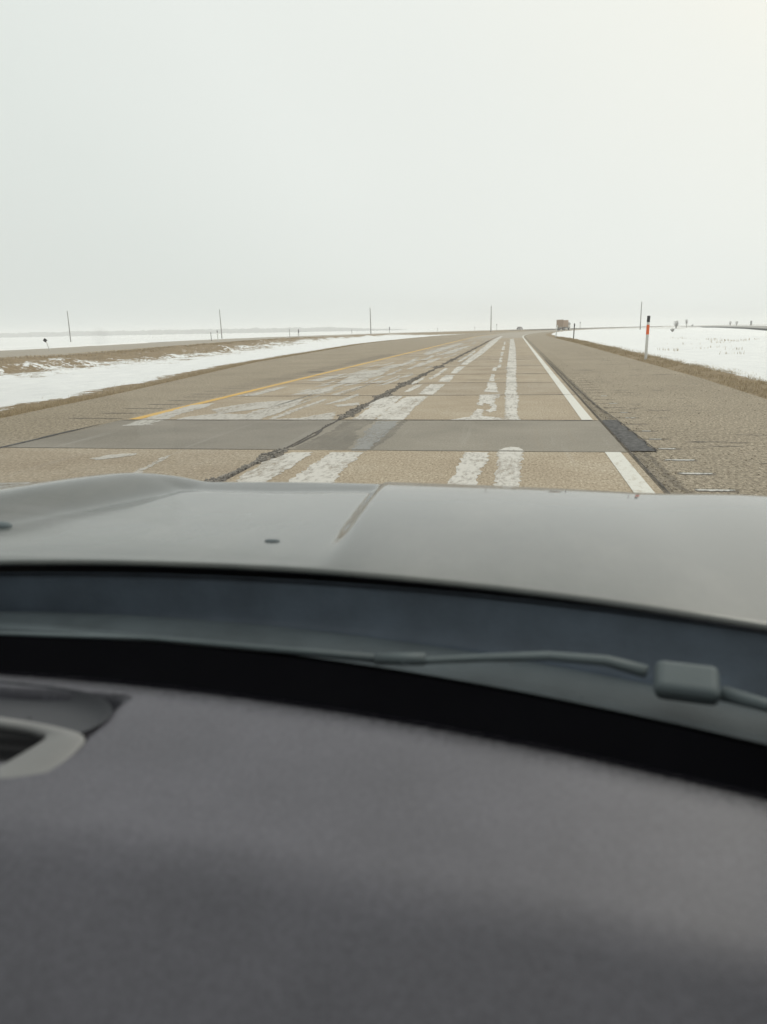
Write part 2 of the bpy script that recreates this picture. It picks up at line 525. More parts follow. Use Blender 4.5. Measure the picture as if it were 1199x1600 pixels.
for i, (a, b_) in enumerate(zip(joints, joints[1:])):
    pm = MAT['patch_slab'] if abs(a - 9.19) < 0.01 else MAT['slab']
    for k, (x0, x1) in enumerate(((T_LANE_L, T_JOINT - 0.015), (T_JOINT + 0.015, T_EDGE))):
        o = link('concrete_slab', slab_mesh(x0, x1, a, b_, i * 2 + k), pm, road)
        if pm is MAT['patch_slab']: o['label'] = 'smooth grey repair slab across the lanes'
strip('far_pavement', 108, 900, T_LANE_L, T_EDGE, 0.0, MAT['far_road'], road)
strip('edge_line', -4, 9.17, 1.07, 1.25, 0.004, MAT['white_paint'], road, near=0.5)['label'] = 'white edge line before the repair slab'
strip('edge_line', 12.40, 420, 1.07, 1.24, 0.004, MAT['white_paint'], road, near=1.0)
strip('yellow_line', 12.45, 180, lambda s: -6.65 + 0.02 * ns(s * .4, 2), lambda s: -6.45 + 0.02 * ns(s * .4, 8), 0.004, MAT['yellow_paint'], road, near=0.5)
strip('left_shoulder', -15, 900, lambda s: pw(s, EDGE_L) - 0.05, T_LANE_L - 0.004, 0.0, MAT['shoulder'], road)
# tar seam down the outside of the left lane
V, Fc = [], []
ss = [3 + 0.12 * i for i in range(74)]
for i, s in enumerate(ss):
    w = 0.035 + 0.03 * abs(ns(s * 1.7, 4)); c = -6.79 + 0.03 * ns(s * 0.9, 1)
    if s > 10.8: w *= max(0.1, (11.9 - s) / 1.1)
    V += [(c - w, s, 0.004), (c + w, s, 0.004)]
Fc = [(2 * i, 2 * i + 1, 2 * i + 3, 2 * i + 2) for i in range(len(ss) - 1)]
link('tar_seam', mesh('tar_seam', V, Fc), MAT['tar'], road)

# right shoulder with milled rumble grooves
GP, GW, GD = 0.81, 0.15, 0.014
def shoulder_right():
    ss = list(np.arange(-6, 4, 0.5)) + list(np.arange(4, 46, 0.045)) + list(np.arange(46, 120, 1.0)) + list(np.arange(120, 900, 9.0))
    cols = [T_EDGE + 0.004, 1.55, 1.60, 1.64, 1.78, 1.92, 1.98, 2.02, 2.5]
    V, U = [], []
    for s in ss:
        e = pw(s, EDGE_R) + 0.15
        tt = cols + [cols[-1] + (e - cols[-1]) * k / 4 for k in (1, 2, 3, 4)]
        for k, t in enumerate(tt):
            z = 0.0
            if 4 <= s < 46 and 1.61 < t < 2.0:
                ph = ((s - 7.07 + GP * 10) % GP)
                if ph > GP / 2: ph -= GP
                if abs(ph) < GW / 2: z = -GD * math.cos(math.pi * ph / GW) ** 0.6
            V.append(P(s, t, z)); U.append((s, t))
    w = len(cols) + 4
    F = [(i * w + k, i * w + k + 1, (i + 1) * w + k + 1, (i + 1) * w + k) for i in range(len(ss) - 1) for k in range(w - 1)]
    me = mesh('right_shoulder', V, F)
    uv = me.uv_layers.new(name='UVMap')
    for l in me.loops: uv.data[l.index].uv = U[l.vertex_index]
    return link('right_shoulder', me, MAT['shoulder'], road)
shoulder_right()
MAT['groove_snow'] = simple('dirty_groove_snow', (.60, .58, .54), .9, grain=60, vary=.3)
def sliver(L_, W_, seed):
    rr = random.Random(seed); n = 14
    V = [];
    for k in range(n + 1):
        f = k / n; x = (f - 0.5) * L_
        w = W_ * (math.sin(math.pi * min(1, max(0.0, f))) ** 0.25) * rr.uniform(0.3, 1.3) + 0.002
        o_ = rr.uniform(-.006, .006); V += [(x, o_ - w, 0.0), (x, o_, 0.010), (x, o_ + w, 0.0)]
    F = []
    for k in range(n):
        for q in (0, 1): F.append((3 * k + q, 3 * k + 3 + q, 3 * k + 4 + q, 3 * k + 1 + q))
    return mesh('groove_snow', V, F)
for k, (s, l_, w_) in enumerate(((6.27, .36, .036), (7.07, .34, .03), (7.88, .32, .028), (8.69, .31, .022), (9.50, .20, .016), (10.31, .16, .010), (11.12, .12, .012), (12.74, .16, .012), (13.55, .12, .010), (15.17, .16, .012), (16.8, .12, .012))):
    link('groove_snow', sliver(l_, w_, k), MAT['groove_snow'], road, loc=(1.79 + 0.01 * k, s + 0.02, -0.008))

# black tar patch at the edge of the repair slab
V = []
n = 22
Lft = [(1.36 + 0.012 * math.sin(k * 2.1) + random.uniform(-.008, .008), 9.22 + 3.1 * k / n) for k in range(n + 1)]
Rgt = [(1.66 + 0.02 * math.sin(k * 1.3) + random.uniform(-.012, .012) - 0.05 * k / n, 9.22 + 3.1 * k / n) for k in range(n + 1)]
for a, b_ in zip(Lft, Rgt):
    V += [(a[0], a[1], 0.002), (a[0] + .02, a[1], 0.010), ((a[0] + b_[0]) / 2, a[1], 0.014 + random.uniform(-.003, .003)), (b_[0] - .02, b_[1], 0.012), (b_[0], b_[1], 0.002)]
F = [(5 * k + q, 5 * k + q + 1, 5 * k + q + 6, 5 * k + q + 5) for k in range(n) for q in range(4)]
link('tar_patch', mesh('tar_patch', V, F), MAT['tar'], road)
# ragged crack strips along the outside of that patch
def ragged(name, path, wid, m, z=0.006, step=0.10, amp=0.6, seed=0):
    V = []; s = path[0][1]
    pts = []
    while s <= path[-1][1]:
        t = float(np.interp(s, [p[1] for p in path], [p[0] for p in path]))
        w = wid(s) if callable(wid) else wid
        a = w * (1 + amp * ns(s * 3.1, seed)) ; b2 = w * (1 + amp * ns(s * 2.7, seed + 5))
        o_ = 0.35 * w * ns(s * 0.9, seed + 2)
        pts.append((t + o_ - max(0.004, a), t + o_ + max(0.004, b2), s))
        s += step * (1 if s < 30 else 3)
    for a, b2, s in pts:
        V += [P(s, a, z), P(s, (a + b2) / 2, z + 0.004), P(s, b2, z)]
    F = [(3 * k + q, 3 * k + q + 1, 3 * k + q + 4, 3 * k + q + 3) for k in range(len(pts) - 1) for q in (0, 1)]
    return link(name, mesh(name, V, F), m, road)
ragged('shoulder_crack', [(1.67, 9.2), (1.64, 10.5), (1.60, 12.4), (1.50, 15), (1.47, 19), (1.46, 26), (1.44, 32)], 0.010, MAT['tar_black'], 0.016, 0.05, 1.5, 3)
ragged('shoulder_crack', [(1.36, 6), (1.355, 9.2), (1.35, 12.4), (1.37, 36)], 0.009, MAT['tar_black'], 0.014, 0.06, 1.0, 13)
# broken asphalt along the lane joint
def cw(s):
    if 9.17 < s < 12.40: return 0.012
    base = 0.075 + 0.28 * ns(s * 0.55, 11) + 0.06 * ns(s * 1.9, 3)
    if s < 8.3: base *= 0.7
    return min(0.21, max(0.022, base))
ragged('joint_rubble', [(-3.00, 5.8), (-2.90, 7.5), (-2.84, 9.17)], cw, MAT['rubble'], 0.006, 0.06, 0.9, 1)
ragged('joint_crack', [(-2.84, 9.17), (-2.86, 12.4)], 0.014, MAT['sealer'], 0.004, 0.08, 0.9, 4)
ragged('joint_crack', [(-2.80, 9.4), (-2.78, 10.6), (-2.87, 11.4), (-2.86, 12.4)], 0.020, MAT['sealer'], 0.0045, 0.08, 1.2, 8)
ragged('joint_rubble', [(-2.86, 12.4), (-2.92, 19), (-2.88, 28), (-2.82, 60), (-2.85, 140)], cw, MAT['rubble'], 0.006, 0.08, 0.9, 2)
# short transverse cracks between the joints
rr_ = random.Random(5)
def cross_crack(s, t0, t1, w, seed, m='sealer', z=.004):
    n = max(4, int((t1 - t0) / .12)); V = []
    for k in range(n + 1):
        t = t0 + (t1 - t0) * k / n; o_ = .06 * ns(t * 1.3, seed) ; ww = w * (.35 + 1.1 * abs(ns(t * 4, seed + 3)) + .2) * (0.3 if k in (0, n) else 1)
        V += [P(s, t, z)[:1] + (s + o_ - ww, z), P(s, t, z)[:1] + (s + o_ + ww, z)]
    link('cross_crack', mesh('cross_crack', V, [(2 * k, 2 * k + 2, 2 * k + 3, 2 * k + 1) for k in range(n)]), MAT[m], road)
for k in range(34):
    s = 22 + 80 * rr_.random() ** 1.4
    if rr_.random() < .55: a = rr_.uniform(-1.9, .2); b2 = min(1.0, a + rr_.uniform(.5, 1.6))
    else: a = rr_.uniform(-6.5, -4); b2 = min(-3, a + rr_.uniform(.6, 2.6))
    cross_crack(s, a, b2, .02 + .0006 * s, k)
for jn in joints[4:]:                                   # dirt packed along each joint
    cross_crack(jn, -6.7, 1.3, .022 + .0007 * jn, jn)
# dark rumble grooves left of the yellow line
for k in range(40):
    s = 12.6 + .86 * k
    cross_crack(s, -7.55 - rr_.random() * .35, -6.86, .035 + .0015 * s, k + 70, 'rubble')
cross_crack(27.2, -7.4, -6.75, .35, 3, 'tar_black', .006)
cross_crack(8.2, -8.0, -7.0, .05, 5, 'rubble'); cross_crack(9.6, -8.3, -7.1, .06, 6, 'rubble')
# dark streaks scattered over the right shoulder
for k in range(70):
    s = 7 + 60 * rr_.random() ** 1.5; t = rr_.choice((rr_.uniform(1.9, 4.5), rr_.uniform(1.7, 2.6)))
    cross_crack(s, t, t + rr_.uniform(.12, .45) + .006 * s, .010 + .0012 * s, k + 200, 'rubble', .003)
# loose chunks of it
def chunks(name, items, m, parent, kind='stuff'):
    V, F = [], []
    base = [(-1, -1, -1), (1, -1, -1), (1, 1, -1), (-1, 1, -1), (-.7, -.7, 1), (.6, -.8, .8), (.8, .6, 1), (-.6, .7, .7)]
    fs = [(4, 5, 6, 7), (0, 1, 5, 4), (1, 2, 6, 5), (2, 3, 7, 6), (3, 0, 4, 7)]
    for (x, y, z, r) in items:
        a = random.uniform(0, 6.28); c, s_ = math.cos(a), math.sin(a); n = len(V)
        sx, sy, sz = r * random.uniform(.7, 1.6), r * random.uniform(.7, 1.6), r * random.uniform(.5, 1.2)
        for bx, by, bz in base:
            bx += random.uniform(-.25, .25); by += random.uniform(-.25, .25)
            V.append((x + c * bx * sx - s_ * by * sy, y + s_ * bx * sx + c * by * sy, z + bz * sz))
        F += [tuple(n + q for q in f) for f in fs]
    o = link(name, mesh(name, V, F), m, parent)
    o['kind'] = kind
    return o
it = []
for _ in range(5600):
    s = 5.8 + 84 * random.random() ** 1.7
    if 9.15 < s < 12.42 and random.random() > 0.06: continue
    w = cw(s)
    t = pw(s, [(5.8, -3.0), (7.5, -2.9), (9.2, -2.84), (12.4, -2.86), (19, -2.92), (28, -2.88), (60, -2.82), (140, -2.85)]) + random.gauss(0, 0.55) * w
    it.append((t, s, 0.006, random.uniform(0.006, 0.020)))
chunks('rubble_chunks', it, MAT['chunk'], road)
it = []
for _ in range(2600):
    s = 5.5 + 40 * random.random() ** 1.5
    t = 1.38 + abs(random.gauss(0, 0.12)) if random.random() < 0.6 else random.uniform(1.4, 4.9)
    it.append((t, s, 0.002, random.uniform(0.003, 0.009)))
chunks('loose_gravel', it, MAT['shoulder'], road)
del it

# salt and snow crust lying in the wheel tracks
FILMS = [
    [(-0.17, 9.19), (-0.11, 9.42), (-0.02, 9.53), (0.08, 9.48), (0.13, 9.25), (0.10, 8.52), (0.08, 7.92), (0.08, 7.41), (0.04, 6.67), (-0.14, 6.65), (-0.16, 7.39), (-0.16, 8.26)],
    [(-0.57, 9.07), (-0.27, 9.09), (-0.29, 8.25), (-0.33, 7.54), (-0.36, 6.64), (-0.61, 6.62), (-0.59, 7.46), (-0.57, 8.23)],
    [(-1.05, 12.38), (-0.71, 12.88), (-0.50, 12.98), (-0.20, 12.70), (-0.13, 12.60), (-0.14, 14.01), (-0.18, 16.98), (-0.20, 20.49), (-0.27, 31.13), (-0.36, 54.39), (-0.55, 97.95), (-0.13, 102.94), (0.07, 54.15), (0.09, 31.04), (0.05, 24.69), (0.08, 20.46), (0.06, 17.99), (0.11, 16.64), (0.07, 14.01), (0.07, 12.98), (0.11, 12.39)],
    [(-0.71, 12.88), (-0.65, 14.13), (-0.53, 14.02), (-0.53, 12.98)],
    [(-0.70, 15.37), (-0.73, 17.17), (-0.31, 17.31), (-0.31, 16.36), (-0.39, 16.06), (-0.32, 14.36), (-0.29, 13.91), (-0.40, 13.48), (-0.48, 13.80), (-0.40, 14.36), (-0.45, 14.97), (-0.57, 15.24), (-0.58, 14.73), (-0.69, 14.85)],
    [(-0.69, 18.04), (-0.65, 19.42), (-0.71, 21.27), (-0.48, 21.00), (-0.39, 18.59), (-0.35, 17.84)],
    [(-0.68, 21.53), (-0.71, 24.80), (-0.61, 24.79), (-0.53, 21.51)],
    [(-0.76, 27.04), (-0.75, 29.23), (-0.63, 29.20), (-0.61, 26.62)],
    [(-0.59, 28.73), (-0.62, 31.21), (-0.51, 31.73), (-0.49, 29.17)],
    [(-0.63, 32.91), (-0.71, 38.50), (-0.59, 38.46), (-0.51, 33.49)],
    [(-0.71, 40.20), (-0.81, 47.55), (-0.65, 47.48), (-0.60, 41.06)],
    [(-0.84, 51.57), (-0.91, 62.05), (-0.76, 61.95), (-0.67, 51.49)],
    [(-0.93, 66.53), (-1.07, 81.26), (-0.94, 81.14), (-0.80, 68.93)],
    [(-2.63, 6.74), (-2.77, 7.44), (-2.81, 8.20), (-2.69, 8.97), (-2.41, 8.98), (-2.38, 8.04), (-2.40, 7.47), (-2.36, 6.76)],
    [(-2.14, 6.77), (-2.20, 7.48), (-2.17, 8.99), (-1.78, 9.01), (-1.78, 8.08), (-1.76, 7.51), (-1.68, 6.81)],
    [(-2.65, 12.45), (-2.68, 14.05), (-2.85, 16.01), (-2.78, 16.94), (-2.43, 16.93), (-2.35, 15.02), (-2.29, 13.60), (-2.27, 12.41)],
    [(-2.24, 12.41), (-2.35, 14.77), (-2.33, 16.76), (-1.87, 16.90), (-1.84, 14.51), (-1.77, 12.41)],
    [(-2.13, 17.42), (-2.19, 19.12), (-2.20, 20.56), (-1.81, 20.53), (-1.80, 18.89), (-1.80, 17.23)],
    [(-2.09, 21.55), (-2.15, 23.39), (-2.14, 24.67), (-1.86, 24.63), (-1.77, 21.52)],
    [(-2.07, 25.54), (-2.15, 28.14), (-2.16, 30.26), (-1.87, 30.19), (-1.86, 25.51)],
    [(-2.15, 31.57), (-2.22, 39.85), (-2.25, 51.55), (-2.63, 88.44), (-2.41, 136.06), (-1.95, 130.64), (-1.82, 70.99), (-1.78, 45.05), (-1.89, 31.51)],
    [(-2.53, 23.14), (-2.52, 25.98), (-2.56, 29.13), (-2.42, 28.64), (-2.35, 24.21), (-2.42, 22.54)],
    [(-2.55, 17.98), (-2.58, 19.80), (-2.44, 20.71), (-2.39, 19.56), (-2.45, 18.16)],
    [(-2.50, 34.66), (-2.50, 41.75), (-2.56, 50.98), (-2.41, 49.55), (-2.34, 39.04), (-2.37, 33.98)],
    [(-5.79, 14.09), (-5.59, 14.97), (-5.37, 15.52), (-4.52, 16.23), (-4.29, 14.68), (-4.22, 12.98), (-4.72, 12.88), (-4.82, 13.73), (-4.74, 14.44), (-5.11, 13.73), (-5.28, 13.29)],
    [(-5.74, 12.78), (-5.39, 13.40), (-4.29, 13.08), (-4.22, 12.35), (-5.09, 12.34), (-5.78, 12.34)],
    [(-4.22, 12.35), (-3.58, 12.68), (-3.34, 13.39), (-3.20, 13.61), (-2.97, 12.36)],
    [(-3.52, 14.92), (-3.12, 15.45), (-3.03, 14.91), (-3.37, 14.54)],
    [(-4.17, 17.35), (-4.12, 18.65), (-4.04, 20.03), (-3.94, 19.91), (-3.99, 18.45), (-4.02, 17.26)],
    [(-4.11, 12.49), (-4.14, 13.72), (-4.06, 16.28), (-3.97, 16.20), (-3.99, 14.07), (-4.00, 12.49)],
    [(-5.15, 17.41), (-5.06, 18.52), (-4.70, 19.98), (-4.46, 18.68), (-4.49, 17.55)],
    [(-4.93, 21.20), (-5.20, 24.11), (-5.31, 27.86), (-4.57, 28.61), (-4.26, 24.64), (-4.47, 22.50), (-4.48, 21.16)],
    [(-4.14, 21.12), (-4.14, 24.29), (-4.02, 24.11), (-4.03, 21.11)],
    [(-4.12, 24.97), (-4.17, 28.53), (-4.04, 28.28), (-3.99, 24.95)],
    [(-5.08, 28.70), (-5.16, 30.65), (-5.10, 32.26), (-4.62, 33.32), (-4.54, 30.02), (-4.79, 28.42)],
    [(-3.95, 28.49), (-4.05, 34.42), (-3.93, 34.39), (-3.78, 28.45)],
    [(-4.79, 31.63), (-4.74, 35.27), (-4.88, 37.45), (-4.65, 37.38), (-4.48, 33.28), (-4.49, 31.03)],
    [(-4.46, 36.59), (-4.44, 40.59), (-4.57, 43.49), (-4.28, 42.39), (-4.13, 37.23)],
    [(-3.90, 30.90), (-3.92, 36.43), (-3.80, 39.51), (-3.58, 38.62), (-3.61, 34.30), (-3.70, 30.34)],
    [(-5.41, 45.95), (-5.65, 60.87), (-5.32, 78.05), (-4.78, 74.59), (-4.80, 56.75), (-4.84, 43.59)],
    [(-4.28, 42.39), (-4.26, 50.40), (-3.97, 66.21), (-3.56, 63.71), (-3.73, 46.41)],
    [(-6.26, 11.49), (-6.30, 11.75), (-6.43, 12.77), (-6.58, 15.00), (-6.22, 15.40), (-6.08, 14.46), (-6.06, 13.30), (-5.94, 12.48), (-5.95, 11.84), (-5.81, 11.67)],
    [(-5.03, 8.36), (-4.94, 8.65), (-4.65, 8.82), (-4.59, 8.67), (-4.73, 8.42), (-4.89, 8.28)],
    [(-4.02, 7.39), (-4.08, 7.98), (-4.16, 8.64), (-4.11, 8.65), (-4.00, 7.94), (-3.92, 7.36)],
    [(-6.48, 16.96), (-6.22, 18.02), (-6.24, 19.65), (-6.02, 20.09), (-5.93, 18.38), (-5.97, 17.28)],
    [(-6.11, 22.40), (-6.01, 23.58), (-5.85, 25.58), (-5.67, 26.30), (-5.56, 23.84), (-5.63, 22.07)],
    [(-2.79, 20.74), (-2.78, 22.30), (-2.76, 23.78), (-2.67, 23.46), (-2.62, 21.48), (-2.67, 20.49)],
    [(-2.87, 14.05), (-2.89, 15.17), (-2.78, 16.46), (-2.73, 16.01), (-2.76, 14.78), (-2.77, 13.93)],
]
FADED = [
    [(-2.18, 12.23), (-1.83, 12.24), (-1.79, 11.11), (-1.77, 10.30), (-1.78, 9.11), (-1.97, 9.10), (-2.01, 9.80), (-2.07, 9.92), (-2.05, 10.55), (-2.15, 10.89), (-2.14, 11.41)],
]

def film_piece(poly, m, z, name='salt_crust'):
    pts = []
    n = len(poly)
    for i in range(n):
        a = Vector(poly[i]); b_ = Vector(poly[(i + 1) % n])
        d = (b_ - a).length; step = 0.07 if min(a.y, b_.y) < 20 else 0.16 if min(a.y, b_.y) < 40 else 0.5
        k = max(1, int(d / step))
        for j in range(k):
            q = a.lerp(b_, j / k)
            if j: 
                amp = 0.03 if d > 0.25 else 0.012
                q = Vector((q.x + amp * random.uniform(-1, 1) * (1 if q.y < 60 else 1.8), q.y + random.uniform(-.02, .02)))
            pts.append(q)
    bm = bmesh.new()
    vs = [bm.verts.new((q.x, q.y, z)) for q in pts]
    try: bm.faces.new(vs)
    except ValueError: bm.free(); return None
    bmesh.ops.triangulate(bm, faces=bm.faces)
    ys = [q.y for q in pts]
    for jn in joints:                               # broken at every slab joint
        if min(ys) < jn < max(ys):
            for off in (-0.035, 0.035):
                bmesh.ops.bisect_plane(bm, geom=bm.verts[:] + bm.edges[:] + bm.faces[:], plane_co=(0, jn + off, 0), plane_no=(0, 1, 0))
            dl = [f for f in bm.faces if abs(f.calc_center_median().y - jn) < 0.034]
            bmesh.ops.delete(bm, geom=dl, context='FACES')
    for f in bm.faces:
        if f.normal.z < 0: f.normal_flip()
    me = bpy.data.meshes.new(name); bm.to_mesh(me); bm.free()
    return link(name, me, m, road)
for i, p in enumerate(FILMS):
    left = sum(q[0] for q in p) / len(p) < -2.87
    film_piece(p, MAT['thin_film'] if left else MAT['film'], 0.004 + 0.0002 * (i % 5))
for p in FADED: film_piece(p, MAT['faded_film'], 0.004, 'faded_salt')
MAT['tyre_stain'] = film('dark_tyre_stain', (0.14, 0.13, 0.115), 0.22, 7.0)
for p in ([(-2.72, 12.33), (-2.2, 12.33), (-2.28, 10.9), (-2.1, 10.2), (-2.05, 9.25), (-2.75, 9.25), (-2.66, 11)],
          [(-1.80, 12.33), (-1.70, 12.33), (-1.66, 10.5), (-1.72, 9.25), (-1.80, 9.25), (-1.82, 11)],
          ):
    film_piece(p, MAT['tyre_stain'], 0.0035, 'tyre_stain')
# streaks of crust further along, thinning into the distance
for k in range(120):
    s = 14 + 86 * rr_.random() ** 1.1
    lane = rr_.choice((-5.6, -5.1, -4.5, -4.0, -3.6, -3.3, -.62, -2.5)); t = lane + rr_.gauss(0, .16)
    ln = rr_.uniform(.8, 4.5) * (.6 + s / 40); w = rr_.uniform(.03, .15)
    if lane > -1: ln *= .5; w *= .6
    film_piece([(t - w, s), (t - w * .4, s + ln * .45), (t + w * .1, s + ln), (t + w, s + ln * .8), (t + w * .7, s + ln * .3)], MAT['thin_film'], 0.0044 + .0001 * (k % 5))

# ================================================================== OPPOSITE CARRIAGEWAY AND SIDE ROAD
opp = tag(empty('opposite_carriageway', (0, 0, 0)), 'pale opposite carriageway beyond the snowy median', kind='structure')
strip('pavement', -60, 900, lambda s: pw(s, OPP_N), lambda s: pw(s, OPP_F), 0.0, MAT['far_road'], opp, near=2.0)
strip('edge_line', -60, 420, lambda s: pw(s, OPP_F) + 3.2, lambda s: pw(s, OPP_F) + 3.45, 0.006, MAT['white_paint'], opp, near=2.0)
strip('edge_line', -60, 420, lambda s: pw(s, OPP_N) - 1.5, lambda s: pw(s, OPP_N) - 1.68, 0.006, MAT['yellow_paint'], opp, near=2.0)
o = terrain('windrow', samples(-60, 125, 1.0), lambda s: pw(s, OPP_F) - 3.2, lambda s: pw(s, OPP_F) - 1.0, 6,
            lambda s, t, f: -.10 + (.30 + .12 * ns(s * .3, 3)) * math.sin(math.pi * f), lambda s, t, f: 0.9, MAT['snow'], opp)
# the side road leaving to the right
sr = [((98, 500), (135, 560)), ((92, 380), (118, 420)), ((74, 270), (104, 318)), ((61, 206), (88, 240)), ((56, 150), (78, 150)), ((53, 60), (73, 60)), ((52, -60), (72, -60))]
V = []
for a, b_ in sr: V += [(*a, -0.08), (*b_, -0.08)]
F = [(2 * k, 2 * k + 1, 2 * k + 3, 2 * k + 2) for k in range(len(sr) - 1)]
tag(link('side_road', mesh('side_road', V, F), MAT['far_road_dark']), 'grey side road crossing the snowy field', kind='structure')

# ================================================================== DRY GRASS
def grass(name, spots, label, m=None, lean=0.5, structure_parent=None):
    """spots: (x, y, z, height) ; one thin bent blade each"""
    n = len(spots)
    sp = np.array(spots)
    ang = rng.uniform(0, 2 * np.pi, n); la = rng.uniform(0, 2 * np.pi, n)
    w = np.clip(sp[:, 3] * 0.035, 0.0018, 0.02) * (1 + np.maximum(0, sp[:, 1] - 25) * 0.03)
    ln = sp[:, 3] * rng.uniform(0.1, lean, n)
    v = np.zeros((n, 5, 3))
    dx, dy = np.cos(ang) * w, np.sin(ang) * w
    v[:, 0] = sp[:, :3] + np.stack([-dx, -dy, 0 * w], 1)
    v[:, 1] = sp[:, :3] + np.stack([dx, dy, 0 * w], 1)
    mid = sp[:, :3] + np.stack([np.cos(la) * ln * .35, np.sin(la) * ln * .35, sp[:, 3] * 0.6], 1)
    v[:, 2] = mid + np.stack([dx * .7, dy * .7, 0 * w], 1)
    v[:, 3] = mid - np.stack([dx * .7, dy * .7, 0 * w], 1)
    v[:, 4] = sp[:, :3] + np.stack([np.cos(la) * ln, np.sin(la) * ln, sp[:, 3]], 1)
    me = bpy.data.meshes.new(name)
    me.vertices.add(n * 5); me.vertices.foreach_set('co', v.ravel())
    base = (np.arange(n) * 5)[:, None]
    q = (base + np.array([[0, 1, 2, 3]])); tr = (base + np.array([[3, 2, 4]]))
    loops = np.concatenate([q, tr], 1).ravel()
    me.loops.add(n * 7); me.loops.foreach_set('vertex_index', loops)
    me.polygons.add(n * 2)
    st = (np.arange(n) * 7)[:, None] + np.array([[0, 4]])
    me.polygons.foreach_set('loop_start', st.ravel())
    me.update(calc_edges=True); me.validate()
    o = link(name, me, m or MAT['blade'])
    tag(o, label, 'grass', kind='stuff')
    return o

sp = []
for _ in range(42000):                                     # right verge
    s = 10 + 95 * random.random() ** 1.6
    d = random.uniform(0.02, 1.15) if random.random() < .92 else random.uniform(1.0, 2.2)
    if ns(s * 0.8, d * 3, 1) < -0.25: continue
    t = pw(s, EDGE_R) + d
    x, y, z = P(s, t, rv_h(s, t, 0)); sp.append((x, y, z - .005, random.uniform(0.02, 0.10)))
grass('verge_grass', sp, 'short dry tan grass along the right shoulder', lean=1.2)
sp = []
for _ in range(30000):                                     # fringe beside our left shoulder
    s = 7 + 100 * random.random() ** 1.7
    d = abs(random.gauss(0, 0.42))
    t = pw(s, EDGE_L) - d
    x, y, z = P(s, t, -0.02); sp.append((x, y, z - 0.03 * min(1, d), random.uniform(0.02, 0.09)))
grass('median_grass', sp, 'ragged dry grass fringe between left shoulder and snow', lean=1.2)
sp = []
for _ in range(36000):                                     # bank under the other road and tufts through the drifts
    s = 20 + 150 * random.random() ** 1.3
    on = pw(s, OPP_N); w = pw(s, EDGE_L) - on
    far = random.uniform(0, 3.5) if random.random() < .5 else random.uniform(3, min(w * .55, 13))
    t = on + far
    if far > 3 and ns(s * 0.45, t * 0.9, 17) < 0.22: continue
    f = (pw(s, EDGE_L) - t) / w
    x, y, z = P(s, t, med_h(s, t, f)); sp.append((x, y, z - .01, random.uniform(0.05, 0.20)))
grass('bank_grass', sp, 'dry brown grass poking through the snow below the other road', lean=.9)
sp = []
clumps = []
for _ in range(95):
    s = random.uniform(38, 105); t = random.uniform(8.0, 26.0)
    if ns(s * 0.07, t * 0.16, 31) > 0.06: clumps.append((s, t))
for s, t in clumps:
    for _ in range(random.randint(6, 22)):
        a, b_ = s + random.gauss(0, .35), t + random.gauss(0, .4)
        f = (b_ - pw(a, EDGE_R)) / 34
        x, y, z = P(a, b_, rv_h(a, b_, f)); sp.append((x, y, z - .01, random.uniform(0.06, 0.24)))
grass('field_stalks', sp, 'sparse dry weed stalks standing in the snow field', lean=.4)
del sp

# ================================================================== DISTANT WOOD (too far to pick out trees)
V, F = [], []
ico = bmesh.new(); bmesh.ops.create_icosphere(ico, subdivisions=1, radius=1.0)
iv = [v.co.copy() for v in ico.verts]; jf = [tuple(v.index for v in f.verts) for f in ico.faces]; ico.free()
for k in range(1500):
    x = random.uniform(-1900, -250)
    y = 1750 + 0.10 * x + random.uniform(-60, 60)
    prof = 0.6 + 0.5 * max(0, ns(x * 0.0065, 1)) * 1.4 + 0.22 * ns(x * 0.03, 4)
    fade = min(1, (-250 - x) / 350 + .25)
    h = 17.0 * prof * random.uniform(0.75, 1.1) * fade
    n0 = len(V)
    for v in iv: V.append((x + v.x * 10 * random.uniform(.7, 1.2), y + v.y * 6, -0.5 + h * 0.5 + v.z * h * 0.5 * random.uniform(.8, 1.1)))
    F += [tuple(n0 + q for q in f) for f in jf]
tag(link('treeline', mesh('treeline', V, F), MAT['far_twig']), 'hazy low line of bare woods on the far left horizon', 'woods', kind='stuff')

# ================================================================== POLES AND POSTS
def utility_pole(x, y, h, label, lean=0.0, zb=-0.55):
    r = tag(empty('utility_pole', (x, y, zb)), label, 'utility pole', 'bare utility poles along the field edge')
    r.rotation_euler = (0, lean, 0)
    bm = bmesh.new(); tube(bm, [(0, 0, -0.3), (0, 0, h * .5), (0, 0, h)], [0.17, 0.145, 0.11], 8)
    link('pole_shaft', frombm('pole_shaft', bm), MAT['pole_wood'], r)
    bm = bmesh.new(); tube(bm, [(0, 0, h - 0.05), (0, 0, h + 0.28)], [0.05, 0.035], 6)
    link('insulator', frombm('insulator', bm), MAT['post_brown'], r)
PO = [(-142.1, 233, 9.6, 'utility pole standing farthest left past the opposite road', -0.005),
      (-99.4, 256, 9.6, 'utility pole rising beside two short marker posts', -0.025),
      (-50.0, 271, 9.4, 'utility pole between the grouped roadside posts and the vanishing road', -0.012),
      (-8.4, 280, 9.4, 'utility pole standing just left of the distant oncoming car', 0.0),
      (41.8, 276, 9.4, 'thin utility pole behind the orange banded marker post', 0.0)]
for x, y, h, lb, ln in PO: utility_pole(x, y, h, lb, ln)

